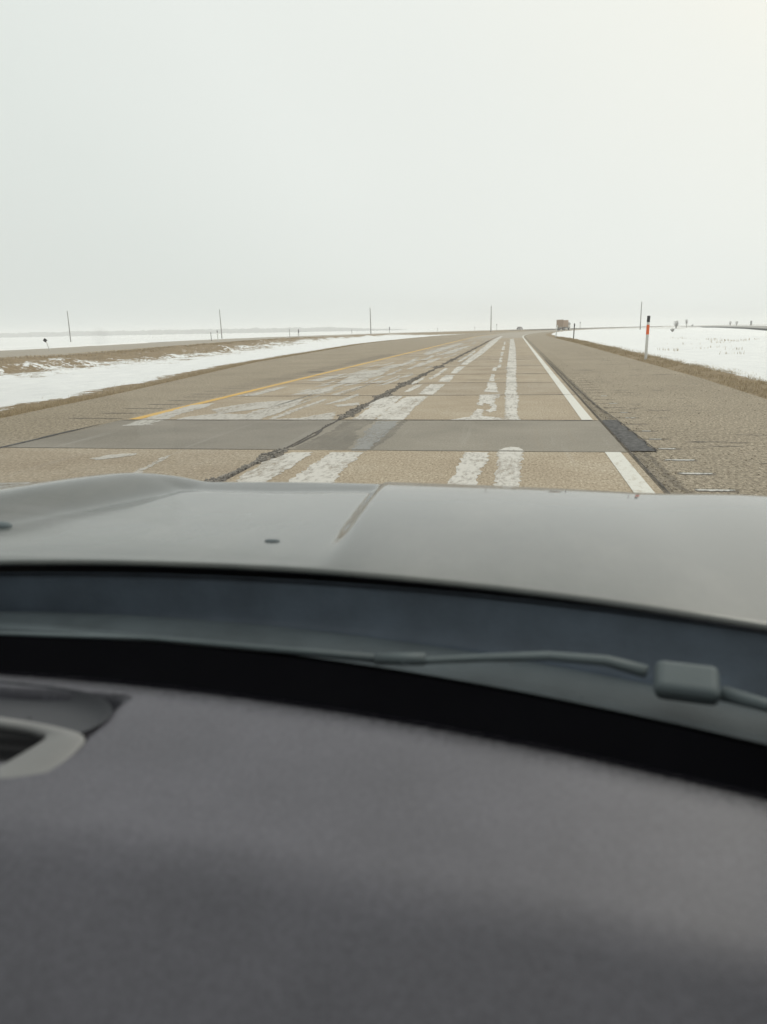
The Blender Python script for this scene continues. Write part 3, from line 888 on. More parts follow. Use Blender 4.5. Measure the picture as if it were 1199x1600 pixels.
def marker_post(x, y, h, label, lean=(0, 0), bands=None, w=0.10, group='slim marker posts along the road edges', z=0.0):
    """flat flexible post in coloured lengths, bottom to top"""
    bands = bands or [(0, .8, 'post_white', 'post_shaft'), (.8, 1, 'post_black', 'post_cap')]
    r = tag(empty('marker_post', (x, y, z)), label, 'marker post', group)
    r.rotation_euler = (lean[1], lean[0], 0)
    for a, b_, mm, nm in bands:
        bm = bmesh.new()
        k = 0.004 if nm == 'orange_band' else (0.006 if nm == 'post_cap' else 0)
        zz0, zz1 = a * h, b_ * h
        n = 10
        prof = [(-w / 2 - k, .012), (-w / 4, -.012 - k), (w / 4, -.012 - k), (w / 2 + k, .012), (w / 4, .004 + k), (-w / 4, .004 + k)]
        lo = [bm.verts.new((px, py, zz0)) for px, py in prof]; hi = [bm.verts.new((px * (0.97 if b_ == 1 else 1), py, zz1)) for px, py in prof]
        for q in range(6): bm.faces.new((lo[q], lo[(q + 1) % 6], hi[(q + 1) % 6], hi[q]))
        bm.faces.new(hi); bm.faces.new(lo[::-1])
        link(nm, frombm(nm, bm), MAT[mm], r)
    return r
marker_post(5.38, 33.6, 1.80, 'tall white marker post with a red orange band and black top', (0.012, 0.0),
            [(-.03, .585, 'post_white', 'post_shaft'), (.585, .80, 'post_orange', 'orange_band'), (.80, .86, 'post_white', 'post_shaft'), (.86, 1, 'post_black', 'post_cap')], 0.115)
marker_post(6.5, 90, 1.72, 'slim dark post on the verge just right of the tan truck', (0.03, 0), [(-.03, .80, 'post_brown', 'post_shaft'), (.80, 1, 'post_black', 'post_cap')], 0.13)
marker_post(5.15, 102, 1.62, 'white leaning post in front of the tan truck', (0.11, 0), [(-.03, .86, 'post_white', 'post_shaft'), (.86, 1, 'post_white', 'post_cap')], 0.12)
marker_post(43.0, 540, 4.3, 'tiny sign post standing beyond the truck beside the bend', (0, 0), None, 0.55, z=-0.3)
marker_post(-53.9, 133.6, 1.55, 'short grey post standing left of its taller twin', (-.03, 0), [(-.03, .8, 'post_brown', 'post_shaft'), (.8, 1, 'post_brown', 'post_cap')], 0.11)
marker_post(-51.9, 131.7, 1.85, 'taller dark topped post close against the utility pole base', (-.03, 0), None, 0.14)
marker_post(-55.8, 189.9, 1.95, 'faint pale post left of the dark headed post', (-.02, 0), [(-.03, .9, 'post_brown', 'post_shaft'), (.9, 1, 'post_brown', 'post_cap')], 0.11)
marker_post(-58.2, 206.7, 1.95, 'white post with a wide dark head beyond the median', (0, 0), [(-.03, .5, 'post_white', 'post_shaft'), (.5, 1, 'post_black', 'post_cap')], 0.30)
marker_post(-73.3, 349.4, 1.9, 'faint far post between two utility poles', (0, 0), [(-.03, .9, 'post_brown', 'post_shaft'), (.9, 1, 'post_brown', 'post_cap')], 0.20)
marker_post(-60.8, 380, 2.7, 'far post with a dark head right of the middle utility pole', (0, 0), [(-.03, .4, 'post_white', 'post_shaft'), (.4, 1, 'post_black', 'post_cap')], 0.45)
marker_post(-38.1, 390, 1.7, 'faint post near the point where the roads converge', (0, 0), None, 0.28)
marker_post(-21.7, 430, 2.0, 'small far post left of the utility pole near the road crest', (0, 0), None, 0.26)
marker_post(-12.8, 560, 4.2, 'dark headed far post between utility pole and oncoming car', (0, 0), None, 0.6, z=-0.4)
marker_post(135.5, 486, 2.5, 'small dark sign on the snow ridge at the far right', (0, 0), [(-.03, .35, 'post_brown', 'post_shaft'), (.35, 1, 'post_black', 'post_cap')], 1.0)

# diamond sign seen across the median
r = tag(empty('diamond_sign', (-44.35, 68.8, 0), R(32)), 'small dark diamond sign on a leaning white post past the median', 'road sign')
bm = bmesh.new(); tube(bm, [(0.10, 0, -0.1), (-.10, 0, 0.75), (-.22, 0, 1.05)], 0.035, 6)
link('sign_post', frombm('sign_post', bm), MAT['post_white'], r)
bm = bmesh.new(); box(bm, -.15, .15, -.012, .012, -.15, .15, 0.0, Matrix.Translation((-.24, -.03, 1.05)) @ Matrix.Rotation(R(45), 4, 'Y'))
link('sign_plate', frombm('sign_plate', bm), MAT['post_black'], r)

# ================================================================== BARE SHRUBS AND TREES ON THE RIGHT HORIZON
def bare_tree(name, x, y, h, w, label, cat, seed, trunk=0.35, fine=130, z=-0.5):
    rr = random.Random(seed)
    r = tag(empty(name, (x, y, z)), label, cat)
    bm = bmesh.new()
    limbs = []
    n = 5 if cat != 'tree' else 3
    for k in range(n):
        a = 2 * math.pi * k / n + rr.uniform(-.4, .4); sp = w * .25 * rr.uniform(.5, 1)
        p1 = Vector((math.cos(a) * sp * .4, math.sin(a) * sp * .4, h * trunk)); p2 = Vector((math.cos(a) * sp, math.sin(a) * sp, h * rr.uniform(.65, .85)))
        tube(bm, [(0, 0, -.2), p1, p2], [.10, .07, .03], 5); limbs.append((p1, p2))
    link('trunk', frombm('trunk', bm), MAT['twig'], r)
    V, F = [], []
    for k in range(fine):
        p1, p2 = rr.choice(limbs); s = p1.lerp(p2, rr.random())
        d = Vector((rr.gauss(0, 1), rr.gauss(0, 1), rr.uniform(.1, 1.3))).normalized() * rr.uniform(.15, .34) * max(w, h * .6)
        e_ = s + d; e_.z = min(e_.z, h * rr.uniform(.85, 1.0)); e_.x = max(-w / 2, min(w / 2, e_.x))
        sd_ = Vector((0.026, 0, 0.0)); n0 = len(V)
        V += [s - sd_, s + sd_, e_ + sd_ * .5, e_ - sd_ * .5, s + Vector((0, .04, 0)), e_ + Vector((0, .03, 0))]
        F += [(n0, n0 + 1, n0 + 2, n0 + 3), (n0, n0 + 4, n0 + 5, n0 + 3)]
        for q in range(3):
            b0 = s.lerp(e_, rr.uniform(.4, 1)); b1 = b0 + Vector((rr.gauss(0, .4), rr.gauss(0, .4), rr.uniform(.1, .6))) * w * .12; n0 = len(V)
            V += [b0 - sd_ * .6, b0 + sd_ * .6, b1]; F.append((n0, n0 + 1, n0 + 2))
    o = link('crown', mesh('crown', V, F), MAT['twig'], r)
bare_tree('bare_shrub', 37.7, 199, 1.1, 1.5, 'low dark shrub in the snow below the side road', 'shrub', 1, .2, 90, -0.55)
bare_tree('bare_shrub', 64, 331, 3.6, 3.2, 'round bare shrub left of the slim bare tree', 'shrub', 2, .2, 260)
bare_tree('bare_tree', 78, 380, 5.2, 1.5, 'slim upright bare tree on the right horizon', 'tree', 3, .3, 170)
bare_tree('bare_shrub', 143, 560, 3.5, 3.0, 'twin bare bushes beside the side road, nearer to the slim tree', 'shrub', 5, .2, 200)
bare_tree('bare_shrub', 147.5, 562, 3.4, 3.2, 'twin bare bushes beside the side road, nearer to the far sign', 'shrub', 6, .2, 200)
bare_tree('bare_shrub', 106, 500, 1.7, 3.0, 'small pale bush where the side road thins out', 'shrub', 7, .2, 90)

# ================================================================== TRUCK AND CAR
MAT['truck_tan'] = simple('tan_truck_paint', (0.36, 0.27, 0.19), 0.6, gs=0)
MAT['truck_load'] = simple('brown_tarped_load', (0.33, 0.21, 0.125), 0.8, gs=0)
MAT['truck_cab'] = simple('pale_cab_paint', (0.50, 0.47, 0.42), 0.4, gs=0)
MAT['tyre'] = simple('tyre_rubber', (0.03, 0.026, 0.022), 0.8, gs=0)
MAT['dark_glass'] = simple('dark_window_glass', (0.05, 0.055, 0.06), 0.1, gs=0)
MAT['lens_red'] = simple('red_lens', (0.35, 0.03, 0.02), 0.3, gs=0)
MAT['lens_white'] = simple('white_lens', (0.8, 0.8, 0.75), 0.2, gs=0)
MAT['car_grey'] = simple('silver_grey_car_paint', (0.17, 0.15, 0.15), 0.35, metal=0.3, gs=0)
def wheel(parent, x, y, r, w):
    bm = bmesh.new(); tube(bm, [(x - w / 2, y, r), (x - w / 2 + .03, y, r), (x + w / 2 - .03, y, r), (x + w / 2, y, r)], [r * .9, r, r, r * .9], 16)
    o = link('wheel', frombm('wheel', bm), MAT['tyre'], parent)
    bm = bmesh.new(); tube(bm, [(x - w / 2 - .01, y, r), (x + w / 2 + .01, y, r)], r * .5, 12)
    link('rim', frombm('rim', bm), MAT['truck_cab'], o)
tk = tag(empty('truck', (17.2, 290, 0), R(-21)), 'tan box truck driving away round the bend', 'truck')
def part(nm, m, boxes, bev=0.0):
    bm = bmesh.new()
    for b_ in boxes: box(bm, *b_, bev)
    return link(nm, frombm(nm, bm), MAT[m], tk)
part('chassis', 'post_brown', [(-.45, .45, -3.9, 4.2, .75, 1.0), (-1.2, 1.2, -4.0, -3.8, .55, .75)])
part('cargo_box', 'truck_load', [(-1.25, 1.25, -3.9, 1.7, 1.15, 3.55)], .06)
for q in ((-1.3, -1.2, -3.97, -3.86, 1.05, 3.7), (1.2, 1.3, -3.97, -3.86, 1.05, 3.7), (-1.2, 1.2, -3.97, -3.86, 3.5, 3.7), (-1.2, 1.2, -3.97, -3.86, 1.05, 1.3),
          (1.26, 1.32, -2.1, -2.0, 1.15, 3.6), (1.26, 1.32, -.3, -.2, 1.15, 3.6), (1.26, 1.32, 1.5, 1.6, 1.15, 3.6)):
    part('box_frame', 'truck_tan', [q])
part('cab', 'truck_cab', [(-1.2, 1.2, 2.0, 3.9, .85, 2.9), (-1.15, 1.15, 3.9, 4.7, .85, 1.8)], .12)
part('cab_window', 'dark_glass', [(1.19, 1.22, 2.5, 3.5, 1.9, 2.6)]); part('cab_window', 'dark_glass', [(-1.22, -1.19, 2.5, 3.5, 1.9, 2.6)])
part('exhaust_stack', 'lens_white', [(-1.22, -1.08, 1.78, 1.92, .9, 3.95)], .03)
part('mirror', 'post_black', [(1.35, 1.5, 3.6, 3.7, 1.9, 2.5)]); part('mirror', 'post_black', [(-1.55, -1.4, 3.6, 3.7, 1.9, 2.5)])
part('tail_light', 'lens_red', [(-1.15, -.9, -4.03, -3.99, .6, .72)]); part('tail_light', 'lens_red', [(.9, 1.15, -4.03, -3.99, .6, .72)])
part('mud_flap', 'tyre', [(-1.15, -.6, -3.4, -3.37, .25, 1.0)]); part('mud_flap', 'tyre', [(.6, 1.15, -3.4, -3.37, .25, 1.0)])
for y in (-2.8, -1.6, 3.4):
    wheel(tk, -.95, y, .52, .5); wheel(tk, .95, y, .52, .5)

cr = tag(empty('car', (2.4, 412, 0), R(-20)), 'small grey car coming over the distant crest', 'car')
prof = [(-2.2, .35), (-2.25, .75), (-2.1, 1.0), (-1.5, 1.08), (-.9, 1.55), (.5, 1.58), (1.6, 1.05), (2.2, .95), (2.3, .6), (2.25, .35)]
def car_body(x0, x1, pr, top=0.16):
    bm = bmesh.new(); rings = []
    for x, ins in ((x0, 1), (x0 + .12, 0), (x1 - .12, 0), (x1, 1)):
        rings.append([bm.verts.new((x + (math.copysign(top, -x) if z > 1.2 else 0), y * (.97 if ins else 1), z * (.96 if ins and z > .5 else 1))) for y, z in pr])
    n = len(pr)
    for a, b_ in zip(rings, rings[1:]):
        for k in range(n): bm.faces.new((a[k], a[(k + 1) % n], b_[(k + 1) % n], b_[k]))
    bm.faces.new(rings[0]); bm.faces.new(rings[-1][::-1])
    return frombm('car_body', bm)
link('car_body', car_body(-.92, .92, prof), MAT['car_grey'], cr)
def cpart(nm, m, b_, bev=0.0, mtx=None):
    bm = bmesh.new(); box(bm, *b_, bev, mtx); return link(nm, frombm(nm, bm), MAT[m], cr)
cpart('windscreen', 'dark_glass', (-.66, .66, -.6, .6, -.01, .02), 0, Matrix.Translation((0, -1.22, 1.33)) @ Matrix.Rotation(R(38), 4, 'X') @ Matrix.Scale(.55, 4, (0, 1, 0)))
cpart('headlight', 'lens_white', (-.85, -.5, -2.28, -2.2, .62, .78)); cpart('headlight', 'lens_white', (.5, .85, -2.28, -2.2, .62, .78))
cpart('grille', 'post_black', (-.45, .45, -2.27, -2.2, .42, .6))
for x in (-.8, .8):
    for y in (-1.4, 1.45): wheel(cr, x, y, .33, .22)

# ================================================================== THE VEHICLE WE SIT IN
car = tag(empty('suv', (0, 0, 0)), 'grey car seen from its passenger seat, with hood and dark dashboard', 'car')
XC = -0.58                                              # its centre line
# grey clearcoated paint
m, t, b = mat('grey_hood_paint')
v = coords(t)
fl = tnoise(t, v, 900.0, 2)
dirt = tnoise(t, coords(t, 1, .35, 1), 3.0, 6, 0.6)
c = mixc(t, 1.0, HOODC, ramp(t, fl, [(.3, (.9, .9, .9)), (.7, (1.1, 1.1, 1.1))]), 'MULTIPLY')
c = mixc(t, maprange(t, dirt, .5, .75, 0, .18), c, (.42, .40, .36))
t.links.new(c, b.inputs['Base Color'])
b.inputs['Metallic'].default_value = 0.15
b.inputs['Roughness'].default_value = 0.5
b.inputs['Coat Weight'].default_value = 0.9
t.links.new(maprange(t, dirt, .45, .75, .03, .14), b.inputs['Coat Roughness'])
MAT['hood_paint'] = m
def plastic(name, col, rough, gscale=520.0, gstr=.35, mottled=.1):
    m, t, b = mat(name)
    v = coords(t)
    n = tnoise(t, v, gscale, 2, .5)
    big = tnoise(t, v, 9.0, 4)
    lo = tuple(c * (1 - mottled) for c in col); hi = tuple(c * (1 + mottled) for c in col)
    t.links.new(ramp(t, big, [(.3, lo), (.7, hi)]), b.inputs['Base Color'])
    b.inputs['Roughness'].default_value = rough
    bump(t, b, n, gstr, .0015)
    return m
MAT['dash'] = plastic('grained_dash_vinyl', DASHC, .50)
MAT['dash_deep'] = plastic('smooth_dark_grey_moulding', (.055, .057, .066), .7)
MAT['dash_dark'] = plastic('dark_dash_plastic', (.004, .004, .005), .9)
MAT['dash_dark'].node_tree.nodes['Principled BSDF'].inputs['Specular IOR Level'].default_value = 0.0
MAT['vent_trim'] = plastic('satin_grey_trim', (.19, .19, .19), .5, gstr=.05)
MAT['vent_black'] = plastic('black_vent_plastic', (.012, .012, .013), .5)
MAT['vent_black'].node_tree.nodes['Principled BSDF'].inputs['Specular IOR Level'].default_value = 0.05
MAT['cowl'] = plastic('weathered_cowl_plastic', (.088, .112, .145), .6, 160, .5, .25)
MAT['cowl_light'] = plastic('dusty_cowl_plastic', (.105, .128, .142), .65, 160, .5, .2)
MAT['wiper'] = plastic('satin_black_wiper', (.110, .138, .148), .65, 200, .2)
MAT['frit'] = simple('black_glass_border', (.003, .003, .003), .9, gs=0, spec=0.0)
MAT['headliner'] = simple('grey_headliner_cloth', (.30, .29, .28), .95, grain=200, gs=.2)
MAT['seat_cloth'] = simple('charcoal_seat_cloth', (.05, .05, .055), .95, grain=150, gs=.3)
MAT['door_card'] = simple('dark_door_plastic', (.05, .05, .052), .7, grain=150, gs=.2)

m, t, b = mat('windscreen_glass')                       # thin pane: clear with a weak reflection
t.nodes.remove(b)
tr = nd(t, 'BsdfTransparent'); tr.inputs[0].default_value = (.93, .955, .935, 1)
gl = nd(t, 'BsdfGlossy'); gl.inputs['Roughness'].default_value = .02
fr = nd(t, 'Fresnel'); fr.inputs['IOR'].default_value = 1.45
mxs = nd(t, 'MixShader')
t.links.new(maprange(t, fr.outputs[0], 0, 1, 0, .75), mxs.inputs[0])
t.links.new(tr.outputs[0], mxs.inputs[1]); t.links.new(gl.outputs[0], mxs.inputs[2])
# a few dried specks of road salt on the pane
vs = nd(t, 'TexVoronoi'); vs.inputs['Scale'].default_value = 16
t.links.new(nd(t, 'NewGeometry').outputs['Position'], vs.inputs['Vector'])
df = nd(t, 'BsdfDiffuse'); df.inputs[0].default_value = (.6, .6, .58, 1)
m2 = nd(t, 'MixShader')
t.links.new(math_(t, 'MULTIPLY', math_(t, 'LESS_THAN', vs.outputs['Distance'], .035), .35), m2.inputs[0])
t.links.new(mxs.outputs[0], m2.inputs[1]); t.links.new(df.outputs[0], m2.inputs[2])
t.links.new(m2.outputs[0], t.nodes['Material Output'].inputs['Surface'])
MAT['glass'] = m

for nm, kk in (('tinted_shade_glass', .25), ('side_shade_glass', .6)):
    m, t, b = mat(nm); t.nodes.remove(b)
    q = nd(t, 'BsdfTransparent'); q.inputs[0].default_value = (kk, kk, kk, 1)
    g2 = nd(t, 'BsdfGlossy'); g2.inputs['Roughness'].default_value = .03; g2.inputs['Color'].default_value = (.9, .9, .9, 1)
    ms = nd(t, 'MixShader'); ms.inputs[0].default_value = .06
    t.links.new(q.outputs[0], ms.inputs[1]); t.links.new(g2.outputs[0], ms.inputs[2])
    t.links.new(ms.outputs[0], t.nodes['Material Output'].inputs['Surface'])
    MAT[nm] = m

def ss_(a, b_, x):
    f = min(1.0, max(0.0, (x - a) / (b_ - a))); return f * f * (3 - 2 * f)

# --- hood
def hood_rear(x): return 1.10 - 0.20 * (x + .50) ** 2
def hood_front(x): return 2.30 - 0.11 * (x + .62) ** 2 - 0.10 * ss_(.25, 1.0, x) 
def hood_z(x, y):
    f = (y - 1.1) / 1.15
    z = 1.092 - 0.061 * max(0, y - 1.1) ** 2
    z -= 0.015 * (x - XC) ** 2                                        # side to side crown
    # sunken centre panel between two ridges that run towards the front
    cx = -0.283 - 0.085 * (y - 1.18)
    lx = -1.20 + 0.16 * (y - 1.56)
    inside = ss_(cx + .012, cx - .035, x) * ss_(lx, lx + .17, x)
    inside *= ss_(1.08, 1.14, y) * (1 - ss_(2.08, 2.24, y))
    u = y - 1.1
    z -= (max(0, .085 * u - .061 * u * u) + 0.006 * max(0, min(1, (y - 1.2) / .85))) * inside
    z += 0.022 * ss_(lx - .25, lx, x) * ss_(lx + .17, lx + .02, x)
    z -= 0.006 * ss_(cx, cx - .35, x) * ss_(lx, lx + .45, x) * (1 - ss_(2.17, 2.235, y)) * ss_(1.08, 1.50, y)
    # fender crown at the right
    z += 0.018 * ss_(.30, .62, x)
    yf = hood_front(x)
    if y > yf - .27:                                                 # nose rolls over
        z -= 0.42 * (y - (yf - .27)) ** 2
    return z
def hood():
    nx, ny = 230, 150
    xs = np.linspace(XC - .98, XC + 1.62, nx + 1)
    V = []
    for x in xs:
        y0, y1 = hood_rear(x), hood_front(x)
        for j in range(ny + 1):
            f = j / ny; y = y0 + (y1 - y0) * f
            V.append((x, y, hood_z(x, y)))
        # turned down nose and folded rear hem
        for k, (dy, dz) in enumerate(((.04, -.014), (.07, -.034), (.10, -.07), (.12, -.16), (.115, -.45))): V.append((x, y1 + dy, hood_z(x, y1) + dz))
        V.append((x, y0 - .004, hood_z(x, y0) - .006)); V.append((x, y0 + .01, hood_z(x, y0) - .012))
    w = ny + 1 + 7
    F = []
    for i in range(nx):
        a, b_ = i * w, (i + 1) * w
        for j in range(ny + 5): F.append((a + j, b_ + j, b_ + j + 1, a + j + 1))
        F.append((a, a + ny + 6, b_ + ny + 6, b_)); F.append((a + ny + 6, a + ny + 7, b_ + ny + 7, b_ + ny + 6))
    return mesh('hood', V, F)
o = link('hood', hood(), MAT['hood_paint'], car, smooth=True)
def washer_nozzle(x, y, s=1.0):
    bm = bmesh.new()
    z = hood_z(x, y)
    n = 14
    rings = []
    for (sx, sy, dz) in ((1, 1, -.002), (1, 1, .002), (.85, .8, .006), (.45, .4, .008)):
        rings.append([bm.verts.new((x + math.cos(a) * .030 * s * sx, y + math.sin(a) * .017 * s * sy, z + dz * s)) for a in [2 * math.pi * k / n for k in range(n)]])
    for a, b_ in zip(rings, rings[1:]):
        for k in range(n): bm.faces.new((a[k], a[(k + 1) % n], b_[(k + 1) % n], b_[k]))
    bm.faces.new(rings[-1])
    link('washer_nozzle', frombm('washer_nozzle', bm), MAT['wiper'], car, smooth=True)
washer_nozzle(-.435, 1.305, .5); washer_nozzle(-1.07, 1.40, 1.1)

# --- cowl tray between hood and windscreen
def frit_y(x): return .945 - .22 * (x + .65) ** 2
def sheet(name, f0, f1, m, nx=80, ny=8, x0=XC - 1.05, x1=XC + 1.15, parent=None, smooth=True):
    V = []
    for i in range(nx + 1):
        x = x0 + (x1 - x0) * i / nx
        for j in range(ny + 1):
            V.append((x, *f0(x, j / ny)))
    w = ny + 1
    F = [(i * w + j, (i + 1) * w + j, (i + 1) * w + j + 1, i * w + j + 1) for i in range(nx) for j in range(ny)]
    return link(name, mesh(name, V, F), m, parent or car, smooth=smooth)
def cowl_a(x, f):                                         # trough just behind the hood
    y0, y1 = frit_y(x) + .155, hood_rear(x) + .012
    return (y0 + (y1 - y0) * f, .998 - .012 * math.sin(math.pi * f) + .070 * f * f)
def cowl_b(x, f):                                         # paler shelf under the wipers
    y0, y1 = frit_y(x) + .030, frit_y(x) + .155
    return (y0 + (y1 - y0) * f, .966 + .016 * math.sin(math.pi * min(1, f * 1.0)) ** .7 + .032 * f)
sheet('cowl', cowl_a, None, MAT['cowl'])
sheet('hood_seal', lambda x, f: (hood_rear(x) + .005 + .16 * f, 1.066), None, MAT['vent_black'])
sheet('cowl_shelf', cowl_b, None, MAT['cowl_light'])
def cowl_seam(x):
    bm = bmesh.new()
    y0 = frit_y(x) - .04
    for k in range(2):
        f0, f1 = .0 + .13 * k, .13 * (k + 1)
        ya, za = cowl_b(x, f0); yb, zb = cowl_b(x, f1)
        vs = [bm.verts.new((x - .0015, ya, za + .0012)), bm.verts.new((x + .0015, ya, za + .0012)), bm.verts.new((x + .0015, yb, zb + .0012)), bm.verts.new((x - .0015, yb, zb + .0012))]
        bm.faces.new(vs)
    link('cowl_seam', frombm('cowl_seam', bm), MAT['vent_black'], car)
cowl_seam(.085)

# --- wiper
wz = 1.045
bm = bmesh.new()
tube(bm, [(.165, .888, wz - .002), (.12, .905, wz + .002), (.05, .915, wz), (-.03, .908, wz - .004), (-.10, .900, wz - .008), (-.135, .897, wz - .010)], [.012, .010, .009, .008, .007, .008], 10, .6)
o = link('wiper_arm', frombm('wiper_arm', bm), MAT['wiper'], car, smooth=True)
bm = bmesh.new()
mt = Matrix.Translation((.207, .868, wz - .004)) @ Matrix.Rotation(R(-10), 4, 'Z') @ Matrix.Rotation(R(20), 4, 'X')
box(bm, -.036, .036, -.026, .026, -.012, .012, .010, mt)
link('pivot_cap', frombm('pivot_cap', bm), MAT['wiper'], o, smooth=False)
bm = bmesh.new()
tube(bm, [(.245, .862, wz - .012), (.30, .835, wz - .014), (.42, .785, wz - .018)], [.012, .009, .007], 8, .7)
link('wiper_arm', frombm('wiper_arm', bm), MAT['wiper'], car, smooth=True)
bm = bmesh.new()
tube(bm, [(-.105, .899, wz - .006), (-.17, .905, wz - .012)], [.011, .010], 8, .7)
tube(bm, [(-.16, .905, wz - .012), (-.30, .925, wz - .016), (-.50, .945, wz - .018), (-.85, .935, wz - .02)], [.007, .006, .005, .004], 8, .8)
link('wiper_blade', frombm('wiper_blade', bm), MAT['wiper'], car, smooth=True)

# --- windscreen, its black border
GT = math.tan(R(33))
def gl_y(x, f): 
    y0 = frit_y(x) + .12
    y1 = -.06
    y = y0 + (y1 - y0) * f
    return (y, 1.030 + (frit_y(x) - y) * GT + .02 * math.sin(math.pi * max(0, f - .14)))
sheet('windscreen', gl_y, None, MAT['glass'], 40, 16, XC - .80, XC + .88)
def frit_f(x, f):
    y = frit_y(x) + .12 * (1 - f)
    return (y - .003, 1.030 + (frit_y(x) - y) * GT - .001)
sheet('windscreen_border', frit_f, None, MAT['frit'], 60, 2, XC - .80, XC + .88)

# --- dashboard: padded top, rounded off towards the glass, falling away towards the seats
YC = [(-1.3, .50), (-.42, .502), (-.25, .50), (-.09, .482), (.05, .475), (.17, .455), (.5, .40)]
def dash_edge(x): return .785 - .20 * (x + .62) ** 2
def dash_z(x, y):
    ye = dash_edge(x); yc = pw(x, YC)
    z = 1.047
    if y < yc + .03:
        q = yc + .03 - y
        z -= .44 * max(0, q) ** 2 / .10 if q < .05 else .44 * (.05 ** 2 / .10) + .44 * (q - .05)
    # recess above the centre vent
    mx_ = ss_(-.426, -.446, x); my = ss_(.756, .738, y) * ss_(.60, .655, y)
    z -= .034 * mx_ * my
    return z
def dashboard():
    nx, ny = 200, 150
    V = []
    for i in range(nx + 1):
        x = -1.42 + 1.80 * i / nx
        ye = dash_edge(x)
        for j in range(ny + 1):
            y = .06 + (ye - .06) * j / ny
            V.append((x, y - .015 * j / ny, dash_z(x, y)))
        z = dash_z(x, ye)
        for a in (12, 24, 38, 52, 66, 80, 90):
            V.append((x, ye - .015 + .055 * math.sin(R(a)), z - .055 * (1 - math.cos(R(a)))))
        V.append((x, ye + .04, z - .12))
        V.append((x, .055, dash_z(x, .06) - .02)); 
    w = ny + 1 + 9
    F = []
    for i in range(nx):
        a, b_ = i * w, (i + 1) * w
        for j in range(ny + 8): F.append((a + j, b_ + j, b_ + j + 1, a + j + 1))
    me = mesh('dashboard', V, F)
    uv = me.uv_layers.new(name='UVMap')
    for l in me.loops:
        p = V[l.vertex_index]; uv.data[l.index].uv = (p[0], dash_edge(p[0]) - p[1])
    return me
def paint_edge_fade(m):
    # front-edge shade painted in as dots, closing up to solid black (uv.y = metres from the front edge)
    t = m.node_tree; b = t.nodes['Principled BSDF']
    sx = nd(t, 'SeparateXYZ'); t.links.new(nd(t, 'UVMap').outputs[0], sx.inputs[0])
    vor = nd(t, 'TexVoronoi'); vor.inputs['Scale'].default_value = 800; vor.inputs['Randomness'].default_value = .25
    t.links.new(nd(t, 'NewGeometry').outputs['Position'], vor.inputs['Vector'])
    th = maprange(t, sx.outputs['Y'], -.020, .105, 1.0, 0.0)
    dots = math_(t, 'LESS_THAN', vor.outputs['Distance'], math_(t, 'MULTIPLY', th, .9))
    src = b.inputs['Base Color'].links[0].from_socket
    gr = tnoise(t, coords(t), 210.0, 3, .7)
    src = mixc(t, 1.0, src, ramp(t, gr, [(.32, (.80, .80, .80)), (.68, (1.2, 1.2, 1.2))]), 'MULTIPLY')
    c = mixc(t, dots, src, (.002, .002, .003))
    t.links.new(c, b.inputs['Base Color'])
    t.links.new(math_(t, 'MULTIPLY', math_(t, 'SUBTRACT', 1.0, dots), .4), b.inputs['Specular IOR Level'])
paint_edge_fade(MAT['dash'])
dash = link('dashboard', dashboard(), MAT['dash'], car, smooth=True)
def gap(x, f):                                            # dark floor between pad and glass
    y0, y1 = dash_edge(x) + .030, frit_y(x) - .005
    return (y0 + (y1 - y0) * f, .985 + .041 * f)
sheet('defroster_channel', gap, None, MAT['dash_dark'], 40, 2)
# --- centre vent
vent = empty('air_vent', (0, 0, 0)); vent.parent = car
outer = [(-.60, .672), (-.50, .664), (-.438, .652), (-.424, .644), (-.421, .628), (-.424, .590), (-.430, .566), (-.444, .557), (-.50, .556), (-.76, .556), (-.765, .672)]
inner = [(-.60, .658), (-.51, .652), (-.474, .644), (-.468, .640), (-.468, .632), (-.478, .605), (-.488, .582), (-.496, .576), (-.53, .574), (-.735, .574), (-.740, .658)]
def smooth_loop(pts, it=2):
    for _ in range(it):
        q = []
        for a, b_ in zip(pts, pts[1:] + pts[:1]):
            q += [(a[0] * .75 + b_[0] * .25, a[1] * .75 + b_[1] * .25), (a[0] * .25 + b_[0] * .75, a[1] * .25 + b_[1] * .75)]
        pts = q
    return pts
O, I = smooth_loop(outer), smooth_loop(inner)
def vz(y, h): return 1.036 + (y - .55) * .06 + h
V = []
for (px, py), (qx, qy) in zip(O, I):
    for f, h in ((0, .000), (.01, .007), (.06, .009), (.5, .010), (.92, .009), (.98, .007), (1.0, -.002), (1.0, -.03)):
        x = px + (qx - px) * f; y = py + (qy - py) * f
        V.append((x, y, vz(y, h)))
n = len(O)
F = [(i * 8 + k, i * 8 + k + 1, ((i + 1) % n) * 8 + k + 1, ((i + 1) % n) * 8 + k) for i in range(n) for k in range(7)]
link('vent_frame', mesh('vent_frame', V, F), MAT['vent_trim'], vent, smooth=True)
V = [(x, y, vz(y, .0035)) for x, y in smooth_loop([(-.6025 + (a + .6025) * 1.02, .61 + (b_ - .61) * 1.05) for a, b_ in outer])]
link('vent_shadow_gap', mesh('vent_shadow_gap', V, [tuple(range(len(V)))]), MAT['vent_black'], vent)
for k, y in enumerate((.590, .610, .630)):
    bm = bmesh.new(); box(bm, -.74, -.47, y - .006, y + .006, -.0015, .0015, .001, Matrix.Translation((0, 0, vz(y, .004))) @ Matrix.Translation((0, y, 0)) @ Matrix.Rotation(R(35), 4, 'X') @ Matrix.Translation((0, -y, 0)))
    link('slat', frombm('slat', bm), MAT['vent_black'], vent)

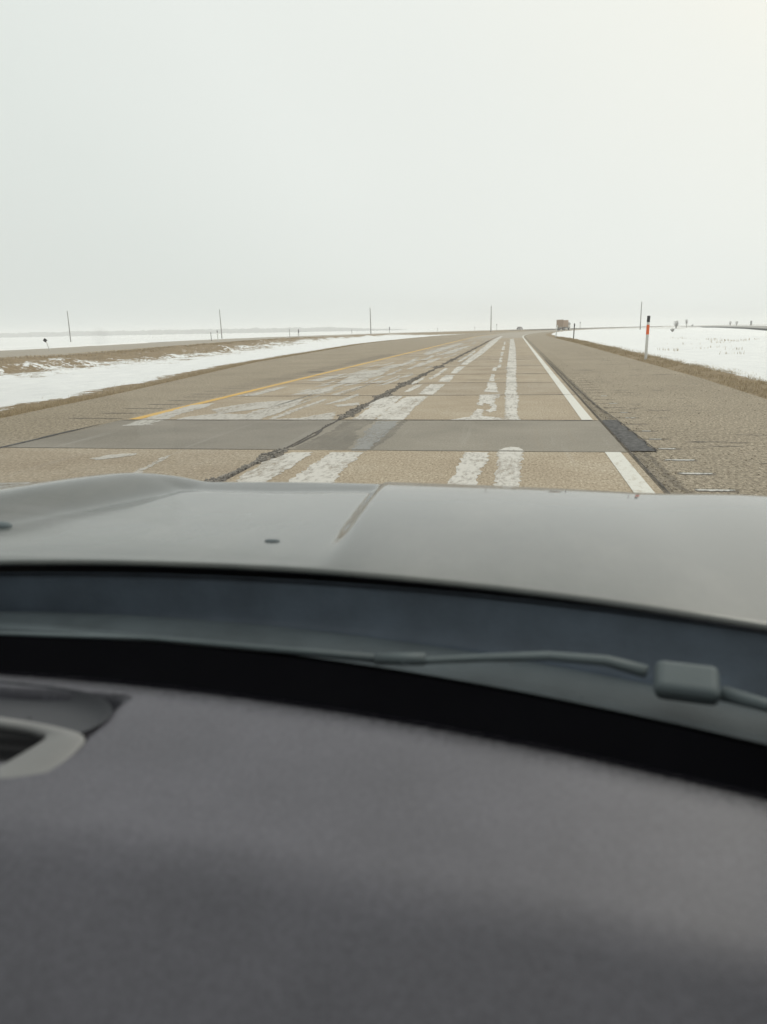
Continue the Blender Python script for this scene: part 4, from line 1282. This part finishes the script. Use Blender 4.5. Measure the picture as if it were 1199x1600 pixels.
# darker moulded hollow above the vent
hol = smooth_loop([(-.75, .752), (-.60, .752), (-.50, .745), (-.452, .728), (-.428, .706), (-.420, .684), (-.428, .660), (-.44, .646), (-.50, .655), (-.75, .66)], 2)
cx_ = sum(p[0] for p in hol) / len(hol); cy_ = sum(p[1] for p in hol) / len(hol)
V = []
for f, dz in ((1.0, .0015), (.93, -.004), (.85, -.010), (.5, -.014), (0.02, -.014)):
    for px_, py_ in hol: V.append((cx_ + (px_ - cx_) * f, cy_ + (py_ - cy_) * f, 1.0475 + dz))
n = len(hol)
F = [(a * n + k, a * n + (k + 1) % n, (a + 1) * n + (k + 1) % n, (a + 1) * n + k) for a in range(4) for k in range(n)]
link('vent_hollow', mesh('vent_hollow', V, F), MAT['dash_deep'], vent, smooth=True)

# --- cabin shell: roof, pillars, doors, seats behind the viewer
def cab(nm, mm, boxes, bev=0.01):
    bm = bmesh.new()
    for b_ in boxes: box(bm, *b_, bev)
    return link(nm, frombm(nm, bm), MAT[mm], car)
XL, XR = XC - .90, XC + .95
cab('roof', 'headliner', [(XL, XR, -2.2, -.02, 1.62, 1.66)])
cab('door', 'door_card', [(XR, XR + .10, -2.2, .80, .30, 1.12)]); cab('door', 'door_card', [(XL - .10, XL, -2.2, .80, .30, 1.12)])
for x in (XL, XR):
    bm = bmesh.new(); xo = x; xi = x + (.10 if x < XC else -.10)
    tube(bm, [(xo, .90, 1.02), ((xo + xi) / 2, .42, 1.34), (xi, -.06, 1.66)], .035, 8)
    link('pillar', frombm('pillar', bm), MAT['headliner'], car, smooth=True)
    cab('pillar', 'headliner', [(x - .04, x + .04, -1.15, -1.0, 1.12, 1.66)])
for x in (XL, XR):  # unseen panes, added and tinted to keep side light off the dash
    cab('added_shade_pane', 'tinted_shade_glass', [(x - .003, x + .003, -2.15, -1.14, 1.12, 1.66)], 0)
    cab('added_shade_pane', 'side_shade_glass', [(x - .003, x + .003, -1.02, .30, 1.12, 1.60)], 0)
cab('rear_panel', 'door_card', [(XL, XR, -2.25, -2.18, .30, 1.655)])
cab('seat', 'seat_cloth', [(-.30, .25, -.75, -.10, .60, .82), (-.30, .25, -.95, -.72, .70, 1.45)], .05)
cab('seat', 'seat_cloth', [(-1.35, -.80, -.75, -.10, .60, .82), (-1.35, -.80, -.95, -.72, .70, 1.45)], .05)
cab('cabin_floor', 'door_card', [(XL, XR, -2.2, .80, .28, .34)])
cab('dash_face', 'dash_dark', [(XL, XR, .06, .10, .34, .93)])

# ================================================================== AIR
bm = bmesh.new(); box(bm, -3300, 3300, -900, 3300, -1.6, 13.5)
hz = bpy.data.objects.new('haze', frombm('haze', bm)); C.objects.link(hz)
m = bpy.data.materials.new('pale_haze'); m.use_nodes = True
m.node_tree.nodes.clear()
vo = m.node_tree.nodes.new('ShaderNodeVolumePrincipled'); mo = m.node_tree.nodes.new('ShaderNodeOutputMaterial')
vo.inputs['Color'].default_value = (.99, .99, .99, 1)
vo.inputs['Density'].default_value = HAZE
vo.inputs['Anisotropy'].default_value = 0.0
m.node_tree.links.new(vo.outputs[0], mo.inputs['Volume'])
hz.data.materials.append(m)
hz['kind'] = 'stuff'; hz['label'] = 'pale winter haze over the whole plain'
m.cycles.homogeneous_volume = True
